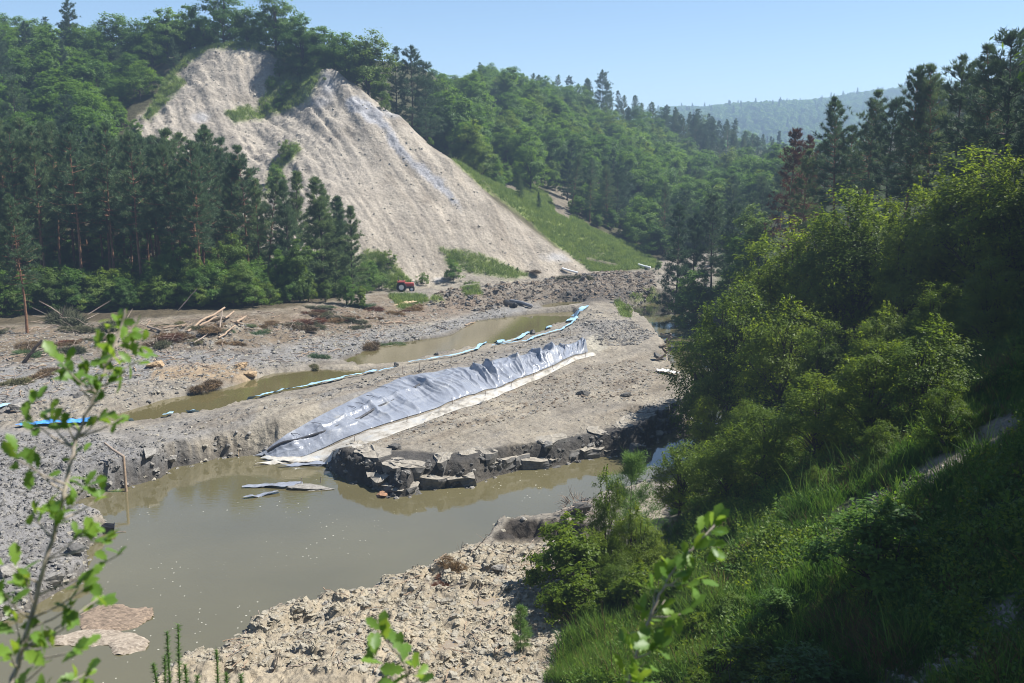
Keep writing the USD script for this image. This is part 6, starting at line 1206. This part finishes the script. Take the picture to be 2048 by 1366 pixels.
twig('leafy_sapling', 'leafy twig pushing up close by in the lower middle right', [(1240,1440,3.9),(1262,1350,3.9),(1285,1270,3.95),(1318,1190,4.0),(1355,1130,4.0),(1395,1085,4.05),(1430,1050,4.1)],
     [(1432,1052,4.1),(1405,1065,4.05),(1440,1095,4.1),(1385,1095,4.0),(1345,1125,4.0),(1360,1155,4.0),(1395,1165,4.0),(1310,1170,4.0),(1330,1200,4.0),(1290,1220,3.95),(1375,1225,4.0),(1300,1255,3.95),(1262,1290,3.9),(1320,1290,3.95),(1290,1325,3.9),(1250,1350,3.9),(1275,1365,3.9)], 6, 1.05, rad=(.009, .003))
twig('leafy_sapling', 'few leaves of a twig poking in at the bottom centre', [(830,1450,3.3),(822,1390,3.3),(812,1340,3.3),(790,1295,3.32)], [(762,1265,3.3),(800,1275,3.3),(745,1310,3.3),(800,1310,3.3),(820,1330,3.3),(840,1355,3.3),(780,1345,3.3)], 3, 1.05, rad=(.008, .003))
# young spruce whose shoots reach into the lower edge
p = at_y(350, 1380, 8.0); g0 = float(ground_z(np.array([p[0]]), np.array([8.0]))[0]); t_ = thing('young_spruce', 'young spruce with upright green shoots at the bottom edge left of centre', 'spruce', (p[0], 8.0, g0)); tp_ = str(t_.GetPath())
MB().tube(np.array([[0, 0, -.2], [0, 0, p[2] - g0]]), [.04, .02], 7).put(tp_ + '/trunk', 'dark_bark', True)
for i, (a, b) in enumerate([(356,1248),(334,1264),(330,1312),(306,1328),(433,1300),(453,1345),(482,1350),(370,1330),(395,1352)]):
    e = at_y(a, b, 8.0 + fr.normal(0, .1)) - [p[0], 8.0, g0]; st = np.array([e[0] * .5, fr.normal(0, .05), p[2] - g0 - .45]); u = np.linspace(0, 1, 10)[:, None]; path = st * (1 - u) + e * u; path[:, 0] = st[0] + (e[0] - st[0]) * np.minimum(1, u[:, 0] * 2.2); path[:, 1] = st[1] + (e[1] - st[1]) * u[:, 0]
    n = 420; t = fr.uniform(.25, 1, n); P = np.stack([np.interp(t, u[:, 0], path[:, k]) for k in range(3)], 1); D = unit(fr.normal(size=(n, 3)) * [1, 1, .3] + [0, 0, .5]); V, F = blades(P, D, fr.uniform(.035, .055, n), np.full(n, .0035), fr)
    mb = MB().tube(path, .007, 5); sv, sf = mb.arrays(); put(tp_ + '/' + ('shoot' if i == 0 else f'shoot_{i:03d}'), np.vstack([V, sv]), np.vstack([F, sf + len(V)]), 'young_needle')
# ------------------------------------------------------------------ the air of the valley
mat('haze', {'v': ('principled_volume', {'color': (.56, .76, 1.0), 'density': HAZE, 'anisotropy': .2})}, [], surface=None, volume='v.volume')
hb = trimesh.creation.box([7000, 7000, 1.0]); hv = np.array(hb.vertices); hv[:, 2] = np.where(hv[:, 2] > 0, max(float(GH.max()) + 14.0, 60.0), float(GH.min()) - 2.0)
tag(put('/World/haze', hv, hb.faces, 'haze'), kind='stuff')
print('haze top', hv[:,2].max(), 'terrain', GH.min(), GH.max())
